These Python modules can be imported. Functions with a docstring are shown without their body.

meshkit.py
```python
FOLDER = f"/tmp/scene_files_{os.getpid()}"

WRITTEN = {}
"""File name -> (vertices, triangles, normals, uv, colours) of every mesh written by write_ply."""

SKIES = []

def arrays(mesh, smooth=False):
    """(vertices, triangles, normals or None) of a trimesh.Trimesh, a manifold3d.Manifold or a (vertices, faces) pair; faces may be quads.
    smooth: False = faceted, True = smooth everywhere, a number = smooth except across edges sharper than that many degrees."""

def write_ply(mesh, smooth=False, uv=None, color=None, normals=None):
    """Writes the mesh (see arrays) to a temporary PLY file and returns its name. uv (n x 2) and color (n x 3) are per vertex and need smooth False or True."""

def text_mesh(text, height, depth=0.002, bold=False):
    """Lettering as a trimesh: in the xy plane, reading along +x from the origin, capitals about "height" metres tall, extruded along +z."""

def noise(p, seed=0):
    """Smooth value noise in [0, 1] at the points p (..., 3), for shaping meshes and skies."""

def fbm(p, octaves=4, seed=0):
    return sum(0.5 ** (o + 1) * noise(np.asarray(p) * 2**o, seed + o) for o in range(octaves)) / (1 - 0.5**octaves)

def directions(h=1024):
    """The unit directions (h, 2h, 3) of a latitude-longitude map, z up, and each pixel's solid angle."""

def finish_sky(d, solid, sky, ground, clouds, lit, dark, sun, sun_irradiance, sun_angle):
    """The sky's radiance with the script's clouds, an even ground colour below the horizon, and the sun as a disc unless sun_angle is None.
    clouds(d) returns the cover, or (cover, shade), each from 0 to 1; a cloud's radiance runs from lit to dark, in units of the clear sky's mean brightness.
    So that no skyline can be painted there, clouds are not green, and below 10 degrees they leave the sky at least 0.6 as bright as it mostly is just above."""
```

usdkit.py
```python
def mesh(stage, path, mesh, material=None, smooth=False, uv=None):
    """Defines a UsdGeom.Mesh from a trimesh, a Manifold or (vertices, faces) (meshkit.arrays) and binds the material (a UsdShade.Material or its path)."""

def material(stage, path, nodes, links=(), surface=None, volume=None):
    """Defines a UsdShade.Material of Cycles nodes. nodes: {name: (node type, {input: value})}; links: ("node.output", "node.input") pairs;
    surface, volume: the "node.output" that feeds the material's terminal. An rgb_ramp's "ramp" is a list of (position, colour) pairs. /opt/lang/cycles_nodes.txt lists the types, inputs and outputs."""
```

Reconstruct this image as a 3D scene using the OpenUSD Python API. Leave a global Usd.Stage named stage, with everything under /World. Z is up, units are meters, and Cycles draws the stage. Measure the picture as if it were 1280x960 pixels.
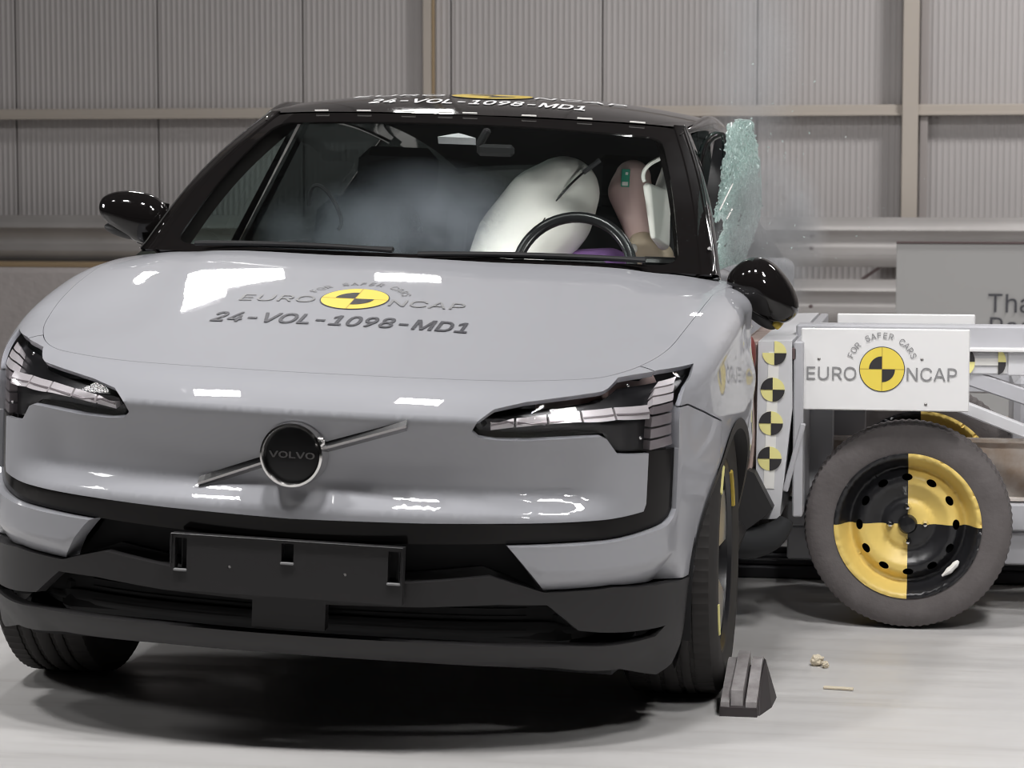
import math, random
import numpy as np, trimesh, manifold3d
import usdkit, meshkit
from pxr import Usd, UsdGeom, UsdLux, Gf, Sdf
from scipy.interpolate import CubicSpline, PchipInterpolator, RBFInterpolator
from scipy.spatial import Delaunay
from shapely.geometry import Polygon, LineString, Point, box as sbox
from shapely.ops import unary_union
from shapely import contains_xy, affinity

stage = Usd.Stage.CreateInMemory()
UsdGeom.SetStageUpAxis(stage, UsdGeom.Tokens.z)
UsdGeom.SetStageMetersPerUnit(stage, 1.0)
UsdGeom.Xform.Define(stage, '/World')
rng = np.random.default_rng(7)

# ---------------------------------------------------------------- camera
CAM = dict(x=1.433, y=-5.208, z=1.28, yaw=.1751, pitch=.0828, f=3045.0)
EXPOSURE = 0.0
def make_camera():
    cy, sy, cp, sp = math.cos(CAM['yaw']), math.sin(CAM['yaw']), math.cos(CAM['pitch']), math.sin(CAM['pitch'])
    r = np.array([cy, sy, 0]); f0 = np.array([-sy, cy, 0])
    F = f0*cp + np.array([0, 0, -sp]); U = np.array([0, 0, cp]) + f0*sp
    c = UsdGeom.Camera.Define(stage, '/World/camera')
    m = Gf.Matrix4d(*r, 0, *U, 0, *(-F), 0, CAM['x'], CAM['y'], CAM['z'], 1)
    c.AddTransformOp().Set(m)
    c.CreateHorizontalApertureAttr(36.0); c.CreateVerticalApertureAttr(27.0)
    c.CreateFocalLengthAttr(CAM['f']/1280*36.0)
    c.CreateClippingRangeAttr(Gf.Vec2f(.05, 200)); c.CreateExposureAttr(EXPOSURE)
    c.CreateFStopAttr(8.0); c.CreateFocusDistanceAttr(6.3)
make_camera()

# ---------------------------------------------------------------- lights of the hall
def rect_light(name, pos, target, w, h, power, color=(1, 1, 1)):
    l = UsdLux.RectLight.Define(stage, '/World/'+name)
    l.CreateWidthAttr(w); l.CreateHeightAttr(h); l.CreateIntensityAttr(power); l.CreateColorAttr(Gf.Vec3f(*color))
    p = Gf.Vec3d(*pos); t = Gf.Vec3d(*target); d = (t-p).GetNormalized()
    up = Gf.Vec3d(0, 1, 0) if abs(d[2]) > .9 else Gf.Vec3d(0, 0, 1)
    x = Gf.Cross(d, up).GetNormalized(); y = Gf.Cross(x, d)
    l.AddTransformOp().Set(Gf.Matrix4d(*x, 0, *y, 0, *(-d), 0, *p, 1))
COOL = (1.0, .985, .975)
HOODED = []                                   # overhead lamps whose light is cut by added front shades, built below
for i, x in enumerate((-2.6, .3, 3.2)):
    rect_light('high_bay_lamp_%d' % i, (x, -1.3, 7.0), (x*.85, 1.8, 0), .7, .7, 128, COOL); HOODED.append((x, -1.3, 7.0, .7, 1.5))
rect_light('trolley_lamp', (2.2, -2.2, 3.3), (1.5, 2.0, .5), .5, .5, 92, COOL)
rect_light('right_lamp', (2.6, -.75, 4.6), (1.3, 2.0, .6), .6, .6, 72, COOL); HOODED.append((2.6, -.75, 4.6, .7, 1.2))
rect_light('left_fill', (-4.5, -.4, 5.4), (-.6, 1.0, .4), .7, .7, 24, COOL); HOODED.append((-4.5, -.4, 5.4, .7, 1.2))  # added fill light for the lower left of the car
for i, (x, z, w, h) in enumerate(((-3.32, 5.1, .30, .50), (-2.94, 5.0, .50, .36), (-1.73, 5.2, .46, .18), (.9, 5.2, .5, .2))):
    rect_light('rear_lamp_%d' % i, (x, 9.0, z), (x*.2, 0, .9), w, h, 45, COOL)
rect_light('wall_lamp', (4.8, 6.6, 6.4), (3.4, 10.5, 1.5), 1.6, .8, 90, COOL)
rect_light('side_fill', (-5.0, 1.6, 1.95), (.2, 2.3, 1.2), .9, .6, 36, COOL)  # added fill light, aimed through the passenger window at the airbag
rect_light('added_cabin_lamp', (-.02, 1.71, 1.045), (.25, 2.5, 1.30), .14, .07, 105, COOL)       # added fill light for the airbag, hidden on the dashboard
rect_light('added_cabin_lamp_right', (.615, 1.62, 1.085), (.44, 2.4, 1.25), .08, .05, 85, COOL)  # second added fill light, for the dummy head
dome = UsdLux.DomeLight.Define(stage, '/World/ambient_dome')
dome.CreateIntensityAttr(.10); dome.CreateColorAttr(Gf.Vec3f(1, .98, .97))

# ---------------------------------------------------------------- materials
M = {}
def pmat(name, col, rough=.5, metal=0., extra=None, noise=None, bump=None, coords='object'):
    """principled; noise=(scale, amount, colour2[, stretch]) mottles the base, bump=(scale, distance)"""
    nodes = {'p': ('principled_bsdf', {'base_color': col, 'roughness': rough, 'metallic': metal, **(extra or {})})}
    links = []
    if noise or bump:
        nodes['tc'] = ('texture_coordinate', {})
    if noise:
        st = noise[3] if len(noise) > 3 else (1, 1, 1)
        nodes['mp'] = ('mapping', {'scale': st}); nodes['n'] = ('noise_texture', {'scale': noise[0], 'detail': 5., 'roughness': .6})
        nodes['r'] = ('rgb_ramp', {'ramp': [(.5-.5*noise[1], noise[2]), (.5+.5*noise[1], col)]})
        links += [('tc.object', 'mp.vector'), ('mp.vector', 'n.vector'), ('n.fac', 'r.fac'), ('r.color', 'p.base_color')]
    if bump:
        nodes['bn'] = ('noise_texture', {'scale': bump[0], 'detail': 3.}); nodes['b'] = ('bump', {'distance': bump[1], 'strength': 1.})
        links += [('tc.object', 'bn.vector'), ('bn.fac', 'b.height'), ('b.normal', 'p.normal')]
    M[name] = usdkit.material(stage, '/World/Looks/'+name, nodes, links, surface='p.BSDF')
COAT = {'coat_weight': .8, 'coat_roughness': .03}
pmat('paint', (.405, .41, .44), .55, .08, {**COAT, 'specular_ior_level': .15, 'coat_roughness': .02})
pmat('gloss_black', (.008, .007, .007), .05)
pmat('strip_black', (.007, .006, .006), .12, 0, {'specular_ior_level': .22})
pmat('black_plastic', (.022, .021, .022), .52, 0, None, None, (900, .0004))
pmat('dark_plastic', (.010, .010, .011), .6)
pmat('void_black', (.006, .006, .007), .8)
pmat('chrome', (.75, .74, .73), .12, 1.)
pmat('dull_chrome', (.42, .41, .41), .25, 1.)
pmat('badge_black', (.008, .008, .009), .35)
pmat('letter_grey', (.25, .25, .255), .5)
pmat('letter_dark', (.055, .055, .065), .5)
pmat('letter_white', (.75, .75, .75), .5)
pmat('decal_yellow', (.80, .63, .09), .5)
pmat('roof_yellow', (.55, .40, .06), .5)
pmat('target_yellow', (.80, .74, .30), .55)
pmat('decal_black', (.03, .028, .03), .5)
pmat('tyre', (.030, .027, .026), .75, 0, None, (9, .5, (.022, .020, .019)))
pmat('old_tyre', (.125, .112, .112), .8, 0, None, (14, .6, (.085, .075, .074)), (90, .0012))
pmat('wheel_yellow', (.78, .58, .17), .42, 0, None, (8, .5, (.70, .51, .14)))
pmat('wheel_black', (.014, .014, .016), .28)
pmat('rim_grey', (.50, .49, .47), .3, .6)
pmat('steel', (.35, .34, .33), .4, .9)
pmat('lamp_black', (.010, .010, .011), .25)
pmat('light_bar', (.70, .66, .66), .3, .1, COAT)
pmat('light_bar_dim', (.26, .23, .235), .25, .2, COAT)
pmat('fabric_dark', (.020, .021, .023), .8)
pmat('airbag', (.82, .81, .76), .75, 0, None, (5, .5, (.79, .78, .73)))
pmat('dummy_skin', (.62, .46, .43), .6, 0, None, (9, .6, (.54, .38, .36)))
pmat('dummy_beige', (.52, .43, .32), .6)
pmat('purple_cloth', (.24, .12, .34), .8)
pmat('green_tag', (.03, .30, .20), .5)
pmat('trolley_grey', (.46, .46, .49), .45, 0, None, (3, .5, (.40, .40, .42)))
pmat('trolley_light', (.62, .62, .64), .5, 0, None, (3, .5, (.55, .55, .57)))
pmat('rusty_beam', (.74, .71, .68), .7, 0, None, (7, .3, (.50, .38, .29)))
pmat('honeycomb', (.50, .40, .36), .6, .2, None, (16, .4, (.33, .24, .21)))
pmat('red_bit', (.20, .05, .045), .5)
pmat('white_board', (.75, .745, .745), .45)
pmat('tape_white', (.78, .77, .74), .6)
pmat('chock_metal', (.42, .40, .405), .5, .2, None, (24, .4, (.25, .23, .23)))
pmat('chock_dark', (.055, .048, .05), .6, .3)
pmat('debris', (.70, .62, .48), .8)
pmat('cladding', (.47, .445, .44), .6, 0, None, (1.3, .5, (.43, .405, .40), (1, 1, .25)))
pmat('cladding_gap', (.33, .30, .29), .8)
pmat('post_cream', (.46, .41, .36), .55)
pmat('post_edge', (.33, .24, .14), .6)
pmat('guard_rail', (.45, .43, .42), .42, .35, None, (2.5, .5, (.38, .36, .35)))
pmat('concrete', (.48, .44, .43), .85, 0, None, (2.2, .6, (.40, .365, .355)), (14, .01))
pmat('sign_grey', (.36, .355, .35), .6)
pmat('sign_edge', (.10, .07, .07), .7)
pmat('hall_dark', (.08, .078, .078), .9)
pmat('rail_dark', (.05, .05, .055), .5, .4)
# floor: painted concrete with tyre scuffs
M['floor'] = usdkit.material(stage, '/World/Looks/floor', {
    'g': ('texture_coordinate', {}),
    'n1': ('noise_texture', {'scale': .9, 'detail': 6., 'roughness': .6}), 'r1': ('rgb_ramp', {'ramp': [(.3, (.53, .52, .515)), (.7, (.60, .59, .58))]}),
    'm2': ('mapping', {'scale': (.35, 5., 1.), 'rotation': (0, 0, .12)}), 'n2': ('noise_texture', {'scale': 2.2, 'detail': 7., 'roughness': .65}),
    'r2': ('rgb_ramp', {'ramp': [(.34, (.70, .67, .64)), (.5, (1, 1, 1))]}),
    'x': ('mix_color', {'blend_type': 'multiply', 'fac': .22}),
    'p': ('principled_bsdf', {'roughness': .42}),
    'rr': ('map_range', {'from_min': .3, 'from_max': .7, 'to_min': .30, 'to_max': .52})},
    [('g.object', 'n1.vector'), ('n1.fac', 'r1.fac'), ('g.object', 'm2.vector'), ('m2.vector', 'n2.vector'), ('n2.fac', 'r2.fac'),
     ('r1.color', 'x.a'), ('r2.color', 'x.b'), ('x.result', 'p.base_color'), ('n2.fac', 'rr.value'), ('rr.result', 'p.roughness')], surface='p.BSDF')
def pane(name, tint, k=.5, rough=.0):
    # thin glass: clear, with a mirror share that grows towards grazing angles (the same from both sides)
    M[name] = usdkit.material(stage, '/World/Looks/'+name, {
        't': ('transparent_bsdf', {'color': tint}), 'g': ('glossy_bsdf', {'color': (1, 1, 1), 'roughness': rough}),
        'l': ('layer_weight', {'blend': .5}), 'w': ('math', {'math_type': 'power', 'value2': 5.}), 'f': ('map_range', {'from_min': 0., 'from_max': 1., 'to_min': .04*k, 'to_max': k}), 'm': ('mix_closure', {})},
        [('l.facing', 'w.value1'), ('w.value', 'f.value'), ('f.result', 'm.fac'), ('t.BSDF', 'm.closure1'), ('g.BSDF', 'm.closure2')], surface='m.closure')
pane('windscreen', (.955, .975, .965), .5, .01)
pane('side_glass', (.42, .52, .50), .8, .02)
pane('privacy_glass', (.10, .12, .12), .7, .02)
pane('lamp_lens', (.97, .97, .98), .22, .02)
M['broken_glass'] = usdkit.material(stage, '/World/Looks/broken_glass', {
    'd': ('diffuse_bsdf', {'color': (.74, .83, .81)}), 'tl': ('translucent_bsdf', {'color': (.80, .90, .88)}), 't': ('transparent_bsdf', {'color': (.93, .98, .97)}),
    'g': ('glossy_bsdf', {'color': (.9, 1, .98), 'roughness': .15}), 'm1': ('mix_closure', {'fac': .45}), 'm2': ('mix_closure', {'fac': .38}), 'm3': ('mix_closure', {'fac': .14})},
    [('d.BSDF', 'm1.closure1'), ('tl.BSDF', 'm1.closure2'), ('m1.closure', 'm2.closure1'), ('t.BSDF', 'm2.closure2'), ('m2.closure', 'm3.closure1'), ('g.BSDF', 'm3.closure2')], surface='m3.closure')
def smoke(name, density, scale, lo, hi, centre, radius, col=(.80, .86, .98)):
    # a puff that thins out from its centre, broken up by noise
    c, r = np.array(centre, float), np.array(radius, float)
    M[name] = usdkit.material(stage, '/World/Looks/'+name, {
        'g': ('texture_coordinate', {}), 'n': ('noise_texture', {'scale': scale, 'detail': 3., 'roughness': .55}),
        'mr': ('map_range', {'from_min': lo, 'from_max': hi, 'to_min': 0., 'to_max': density, 'clamp': True}),
        'mp': ('mapping', {'location': tuple(-c/r), 'scale': tuple(1/r)}), 'gr': ('gradient_texture', {'gradient_type': 'spherical'}),
        'pw': ('math', {'math_type': 'multiply'}), 'v': ('principled_volume', {'color': col, 'anisotropy': .1})},
        [('g.object', 'n.vector'), ('n.fac', 'mr.value'), ('g.object', 'mp.vector'), ('mp.vector', 'gr.vector'), ('gr.fac', 'pw.value1'), ('mr.result', 'pw.value2'), ('pw.value', 'v.density')], volume='v.volume')

# ---------------------------------------------------------------- helpers
def numbered(parent, name):
    p, k = parent+'/'+name, 0
    while stage.GetPrimAtPath(p):
        k += 1; p = '%s/%s_%03d' % (parent, name, k)
    return p
def path_of(parent):
    return '/World' if parent is None else (parent if isinstance(parent, str) else str(parent.GetPath()))
def tag(prim, label=None, cat=None, group=None, kind=None):
    for k, v in (('label', label), ('category', cat), ('group', group), ('kind', kind)):
        if v: prim.SetCustomDataByKey(k, v)
    return prim
def obj(name, mesh, mat, parent=None, smooth=35, label=None, cat=None, group=None, kind=None):
    m = usdkit.mesh(stage, numbered(path_of(parent), name), mesh, M[mat], smooth=smooth)
    m.CreateDoubleSidedAttr(True)
    return tag(m.GetPrim(), label, cat, group, kind)
def thing(name, label, cat, loc=(0, 0, 0), group=None, kind=None):
    x = UsdGeom.Xform.Define(stage, numbered('/World', name))
    if any(loc): x.AddTranslateOp().Set(Gf.Vec3d(*loc))
    return tag(x.GetPrim(), label, cat, group, kind)
def cat(*ms):
    ms = [m for g in ms for m in (g if isinstance(g, (list, tuple)) and not hasattr(g, 'vertices') else [g])]
    return trimesh.util.concatenate([m if isinstance(m, trimesh.Trimesh) else trimesh.Trimesh(*m, process=False) for m in ms])
def man(m):
    a = m.to_mesh(); return trimesh.Trimesh(np.array(a.vert_properties[:, :3]), np.array(a.tri_verts), process=False)
def bx(c, d, rot=None, bevel=0.):
    """box, edges chamfered: centre, sizes"""
    d = np.asarray(d, float)
    if bevel > 0:
        b = min(bevel, .45*d.min()); h = d/2; pts = []
        for s in np.array(np.meshgrid((-1, 1), (-1, 1), (-1, 1))).T.reshape(-1, 3):
            for k in range(3):
                q = s*h; q = q-s*b; q[k] = s[k]*h[k]; pts.append(q)
        m = trimesh.convex.convex_hull(np.array(pts))
    else:
        m = trimesh.creation.box(d)
    if rot is not None: m.apply_transform(trimesh.transformations.euler_matrix(*rot))
    m.apply_translation(c); return m
def beam(a, b, w, h, bevel=.004, up=(0, 0, 1)):
    """a bar of w x h from a to b"""
    a, b = np.asarray(a, float), np.asarray(b, float); d = b-a; L = np.linalg.norm(d); d /= L
    x = np.cross(d, up); x /= np.linalg.norm(x); z = np.cross(x, d)
    m = bx((0, 0, 0), (w, L, h), None, bevel); T = np.eye(4); T[:3, 0] = x; T[:3, 1] = d; T[:3, 2] = z; T[:3, 3] = (a+b)/2
    m.apply_transform(T); return m
def tube(pts, r, n=10, closed=False, res=None):
    pts = np.asarray(pts, float)
    if res:
        k = np.r_[0, np.cumsum(np.linalg.norm(np.diff(pts, axis=0), axis=1))]
        pts = CubicSpline(k, pts)(np.linspace(0, k[-1], res))
    r = np.broadcast_to(r, len(pts)) if np.ndim(r) == 0 or len(r) == len(pts) else np.interp(np.linspace(0, 1, len(pts)), np.linspace(0, 1, len(r)), r)
    t = np.gradient(pts, axis=0) if not closed else np.roll(pts, -1, 0)-np.roll(pts, 1, 0)
    t /= np.linalg.norm(t, axis=1, keepdims=True)
    u = np.cross(t[0], (0, 0, 1.)); u = u if np.linalg.norm(u) > .1 else np.cross(t[0], (0, 1., 0))
    V = []
    for i in range(len(pts)):
        u = u-t[i]*(u@t[i]); u /= np.linalg.norm(u); v = np.cross(t[i], u)
        an = np.arange(n)*2*math.pi/n
        V.append(pts[i]+r[i]*(np.cos(an)[:, None]*u+np.sin(an)[:, None]*v))
    N = len(pts); F = []
    for i in range(N if closed else N-1):
        for j in range(n):
            a, b = i*n+j, i*n+(j+1) % n; c, d = ((i+1) % N)*n+j, ((i+1) % N)*n+(j+1) % n
            F += [(a, b, d), (a, d, c)]
    V = np.vstack(V)
    if not closed:
        V = np.vstack([V, pts[0], pts[-1]])
        for j in range(n):
            F += [(len(V)-2, (j+1) % n, j), (len(V)-1, (N-1)*n+j, (N-1)*n+(j+1) % n)]
    return trimesh.Trimesh(V, F, process=False)
def grid_mesh(P):
    """(a, b, 3) points to a sheet"""
    a, b = P.shape[:2]; i = np.arange(a*b).reshape(a, b)
    q = np.stack([i[:-1, :-1], i[1:, :-1], i[1:, 1:], i[:-1, 1:]], -1).reshape(-1, 4)
    return trimesh.Trimesh(P.reshape(-1, 3), np.vstack([q[:, [0, 1, 2]], q[:, [0, 2, 3]]]), process=False)
def tri2d(poly, h):
    """polygon (with holes) to a fine triangulation"""
    out = []
    for g in getattr(poly, 'geoms', [poly]):
        if g.is_empty or g.area < 1e-9: continue
        bd = []
        for ringp in [g.exterior, *g.interiors]:
            r = ringp.segmentize(h); bd.append(np.array(r.coords)[:-1])
        bd = np.vstack(bd); x0, y0, x1, y1 = g.bounds
        gx, gy = np.meshgrid(np.arange(x0+h*.37, x1, h), np.arange(y0+h*.41, y1, h)); pts = np.c_[gx.ravel(), gy.ravel()]
        inner = g.buffer(-h*.45)
        if len(pts) and not inner.is_empty: pts = pts[contains_xy(inner, pts[:, 0], pts[:, 1])]
        else: pts = np.zeros((0, 2))
        A = np.vstack([bd, pts]); t = Delaunay(A).simplices; c = A[t].mean(1)
        ar = np.abs(np.cross(A[t[:, 1]]-A[t[:, 0]], A[t[:, 2]]-A[t[:, 0]]))
        t = t[contains_xy(g, c[:, 0], c[:, 1]) & (ar > 1e-10)]
        n = sum(len(o[0]) for o in out); out.append((A, t+n))
    return np.vstack([o[0] for o in out]), np.vstack([o[1] for o in out])
def solid(poly, h, top, bottom):
    """a panel with thickness: 2-d polygon mapped by top() and bottom(), with its rim"""
    A, t = tri2d(poly, h); P, Q = top(A), bottom(A)
    nrm = np.cross(P[t[:, 1]]-P[t[:, 0]], P[t[:, 2]]-P[t[:, 0]]).sum(0); w = (P-Q)[t].mean(1)
    s = (np.cross(P[t[:, 1]]-P[t[:, 0]], P[t[:, 2]]-P[t[:, 0]])*w).sum()
    if s < 0: t = t[:, ::-1]
    e = np.vstack([t[:, [0, 1]], t[:, [1, 2]], t[:, [2, 0]]]); key = {}
    for a, b in e: key[(a, b)] = 1
    rim = [(a, b) for a, b in key if (b, a) not in key]; n = len(A)
    F = [t, t[:, ::-1]+n]
    if rim:
        r = np.array(rim); F += [np.c_[r[:, 1], r[:, 0], r[:, 0]+n], np.c_[r[:, 1], r[:, 0]+n, r[:, 1]+n]]
    return trimesh.Trimesh(np.vstack([P, Q]), np.vstack(F), process=False)
def lathe(profile, n=64, axis='x'):
    """profile (r, x) turned about the x axis (or y)"""
    p = np.asarray(profile, float); an = np.arange(n)*2*math.pi/n
    P = np.stack([np.broadcast_to(p[:, 1], (n, len(p))), np.cos(an)[:, None]*p[:, 0], np.sin(an)[:, None]*p[:, 0]], -1)
    if axis == 'y': P = P[..., [1, 0, 2]]
    i = np.arange(n*len(p)).reshape(n, len(p)); j = np.roll(i, -1, 0)
    q = np.stack([i[:, :-1], j[:, :-1], j[:, 1:], i[:, 1:]], -1).reshape(-1, 4)
    m = trimesh.Trimesh(P.reshape(-1, 3), np.vstack([q[:, [0, 1, 2]], q[:, [0, 2, 3]]]), process=False)
    return m
def blob(joints, bones, step=.02, it=8):
    """one smooth body out of spheres (name: (point, radius)) and the bones that join them"""
    sp = {k: manifold3d.Manifold.sphere(r, 20).translate(list(map(float, p))) for k, (p, r) in joints.items()}
    m = manifold3d.Manifold()
    for b in bones: m = m+manifold3d.Manifold.batch_hull([sp[k] for k in b])
    m = man(m.refine_to_length(step)); m = trimesh.Trimesh(m.vertices, m.faces, process=True)
    trimesh.smoothing.filter_taubin(m, iterations=it); return m
def ell(c, r, rot=None, sub=3, e=1.0):
    m = trimesh.creation.icosphere(sub); v = m.vertices.copy()
    if e != 1.0: v = np.sign(v)*np.abs(v)**e
    m.vertices = v*np.asarray(r)
    if rot is not None: m.apply_transform(trimesh.transformations.euler_matrix(*rot))
    m.apply_translation(c); return m

# ================================================================ the setting
HX0, HX1, HY0, HY1, HZ = -12., 12., -12., 10.5, 7.8
fl = cat(bx(((HX0+HX1)/2, (HY0+HY1)/2, -.05), (HX1-HX0, HY1-HY0, .1)))
obj('floor', fl, 'floor', smooth=False, kind='structure')
obj('ceiling', bx((0, (HY0+HY1)/2, HZ+.1), (HX1-HX0, HY1-HY0, .2)), 'hall_dark', smooth=False, kind='structure')
obj('wall_left', bx((HX0-.1, (HY0+HY1)/2, HZ/2), (.2, HY1-HY0, HZ)), 'hall_dark', smooth=False, kind='structure')
obj('wall_right', bx((HX1+.1, (HY0+HY1)/2, HZ/2), (.2, HY1-HY0, HZ)), 'hall_dark', smooth=False, kind='structure')
obj('wall_front', bx((0, HY0-.1, HZ/2), (HX1-HX0+.4, .2, HZ)), 'hall_dark', smooth=False, kind='structure')
for k, (x, y, z, w, d) in enumerate(HOODED):      # added out-of-view shades; the long front board keeps light off the forward floor
    lh = thing('added_lamp_shade', ('left', 'middle', 'right', 'low right', 'low left')[k]+' added light shade of dark sheet metal, unseen under the hall ceiling', 'lamp')
    obj('back_plate', bx((x, y, z+.25), (w+.3, w+.3, .03), None, .005), 'hall_dark', lh)
    for sx in (-1, 1): obj('side_plate', bx((x+sx*(w/2+.14), y, z+.05), (.02, w+.3, .42), None, .004), 'hall_dark', lh)
    obj('rear_plate', bx((x, y+w/2+.14, z+.05), (w+.3, .02, .42), None, .004), 'hall_dark', lh)
    obj('front_shade', bx((x, y-w/2-.12, z+.25-d/2-.12), (w+.7, .02, d+.25), None, .004), 'hall_dark', lh)
    obj('hanger', bx((x, y, (z+.26+HZ)/2), (.05, .05, HZ-z-.28)), 'hall_dark', lh)
lh = thing('added_lamp_shade', 'added light shade of dark sheet metal with a side board, unseen high to the right of the camera', 'lamp')
obj('back_plate', bx((2.2, -2.46, 3.42), (.75, .03, .75), (-.55, 0, 0), .005), 'hall_dark', lh)
obj('side_shade', bx((1.66, -1.60, 2.95), (.02, 1.45, 1.5), None, .004), 'hall_dark', lh)  # added board, keeps the trolley light off the car front
obj('hanger', bx((2.2, -2.5, (3.6+HZ)/2), (.05, .05, HZ-3.6)), 'hall_dark', lh)
wall = tag(UsdGeom.Xform.Define(stage, '/World/wall_back').GetPrim(), kind='structure')
obj('backing', bx((0, HY1+.16, HZ/2), (HX1-HX0+.4, .2, HZ)), 'cladding_gap', wall, smooth=False)
def cladding(x0, x1):
    n = 26; p = (x1-x0)/n; prof = []
    for i in range(n):                      # trapezoid ribs
        a = x0+i*p; prof += [(a, .0), (a+.42*p, .0), (a+.58*p, -.004), (a+.84*p, -.004)]
    prof.append((x1, 0)); prof = np.array(prof)
    P = np.stack([np.stack([prof[:, 0], HY1+.02+prof[:, 1], np.full(len(prof), z)], -1) for z in (0, HZ)], 1)
    return grid_mesh(P)
PW = .999
for k in range(-7, 5):
    x0 = .244+k*PW
    obj('cladding_panel', cladding(x0+.006, x0+PW-.006), 'cladding', wall, smooth=False)
obj('girt', cat(bx((0, HY1-.05, 1.735), (HX1-HX0, .10, .06), None, .006), bx((0, HY1-.10, 1.706), (HX1-HX0, .02, .02), None, .003)), 'post_cream', wall)
obj('girt', bx((0, HY1-.05, 3.4), (HX1-HX0, .10, .06), None, .006), 'post_cream', wall)
for x, wd in ((1.215, .10), (-5.2, .12), (4.6, .12)):
    obj('post', cat(bx((x, HY1-.13, HZ/2), (wd, .03, HZ), None, .004), bx((x+.005, HY1-.05, HZ/2), (.025, .16, HZ))), 'post_cream', wall)
    obj('shadow_flange', bx((x+wd/2+.035, HY1-.06, HZ/2), (.05, .04, HZ), None, .003), 'cladding_gap', wall)  # flange strip, its darker colour stands in for the shadow beside the post
obj('post', bx((-1.90, HY1-.03, HZ/2), (.055, .05, HZ), None, .004), 'post_cream', wall)
obj('post_edge', bx((-1.863, HY1-.025, HZ/2), (.014, .05, HZ), None, .003), 'post_edge', wall)

# crash barriers of ridged steel before the wall
def wbeam(x0, x1, zc, h, y):
    prof = np.array([(-.5, 0), (-.47, .012), (-.36, .05), (-.24, .055), (-.16, .02), (-.08, -.0), (.08, 0), (.16, .02), (.24, .055), (.36, .05), (.47, .012), (.5, 0)])
    xs = np.array([x0, x1])
    P = np.stack([np.stack([np.full(2, x), np.full(2, 0.), np.zeros(2)], -1) for x in xs])
    P = np.array([[(x, y-d, zc+v*h) for v, d in prof] for x in xs]); Q = P+[0, .006, 0]
    return cat(grid_mesh(P), grid_mesh(Q))
gy = HY1-.35
gr = thing('guard_rail', 'long grey ridged steel guard rail running along the back wall at the upper level', 'guard rail')
obj('rail', wbeam(HX0+.2, HX1-.2, .905, .31, gy), 'guard_rail', gr, smooth=60)
for x in (-3.42, .62):
    for z in (.865, .945): obj('bolt', ell((x, gy-.012, z), (.014, .012, .014), sub=1), 'sign_edge', gr)
for x in (-6, -4, -2, 0, 2, 4):
    obj('rail_post', bx((x-.3, gy+.12, .51), (.10, .10, 1.02), None, .006), 'guard_rail', gr)
gr2 = thing('guard_rail', 'shorter grey ridged steel guard rail below the upper one, right of the car', 'guard rail')
obj('rail', wbeam(-.9, HX1-.2, .536, .275, gy-.01), 'guard_rail', gr2, smooth=60)
for x in (.62,):
    for z in (.50,): obj('bolt', ell((x, gy-.02, z), (.014, .012, .014), sub=1), 'sign_edge', gr2)
for x in (.28, 1.0):
    obj('rail_brace', beam((x-.07, gy+.02, .67), (x+.06, gy+.02, .76), .02, .02), 'sign_edge', gr2)
cb = thing('concrete_barrier', 'plain pale concrete barrier wall under the guard rail at the far left', 'concrete barrier')
obj('block', cat(bx((-6.4, gy-.29, .365), (11.0, .40, .73), None, .03)), 'concrete', cb)
obj('block_joint', bx((-4.9, gy-.492, .365), (.012, .004, .70)), 'sign_edge', cb)
obj('gap_shadow_strip', bx((-6.4, gy-.24, .745), (11.0, .30, .03), None, .004), 'post_edge', cb)  # dark strip painted for the shadow in the gap under the rail

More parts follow.
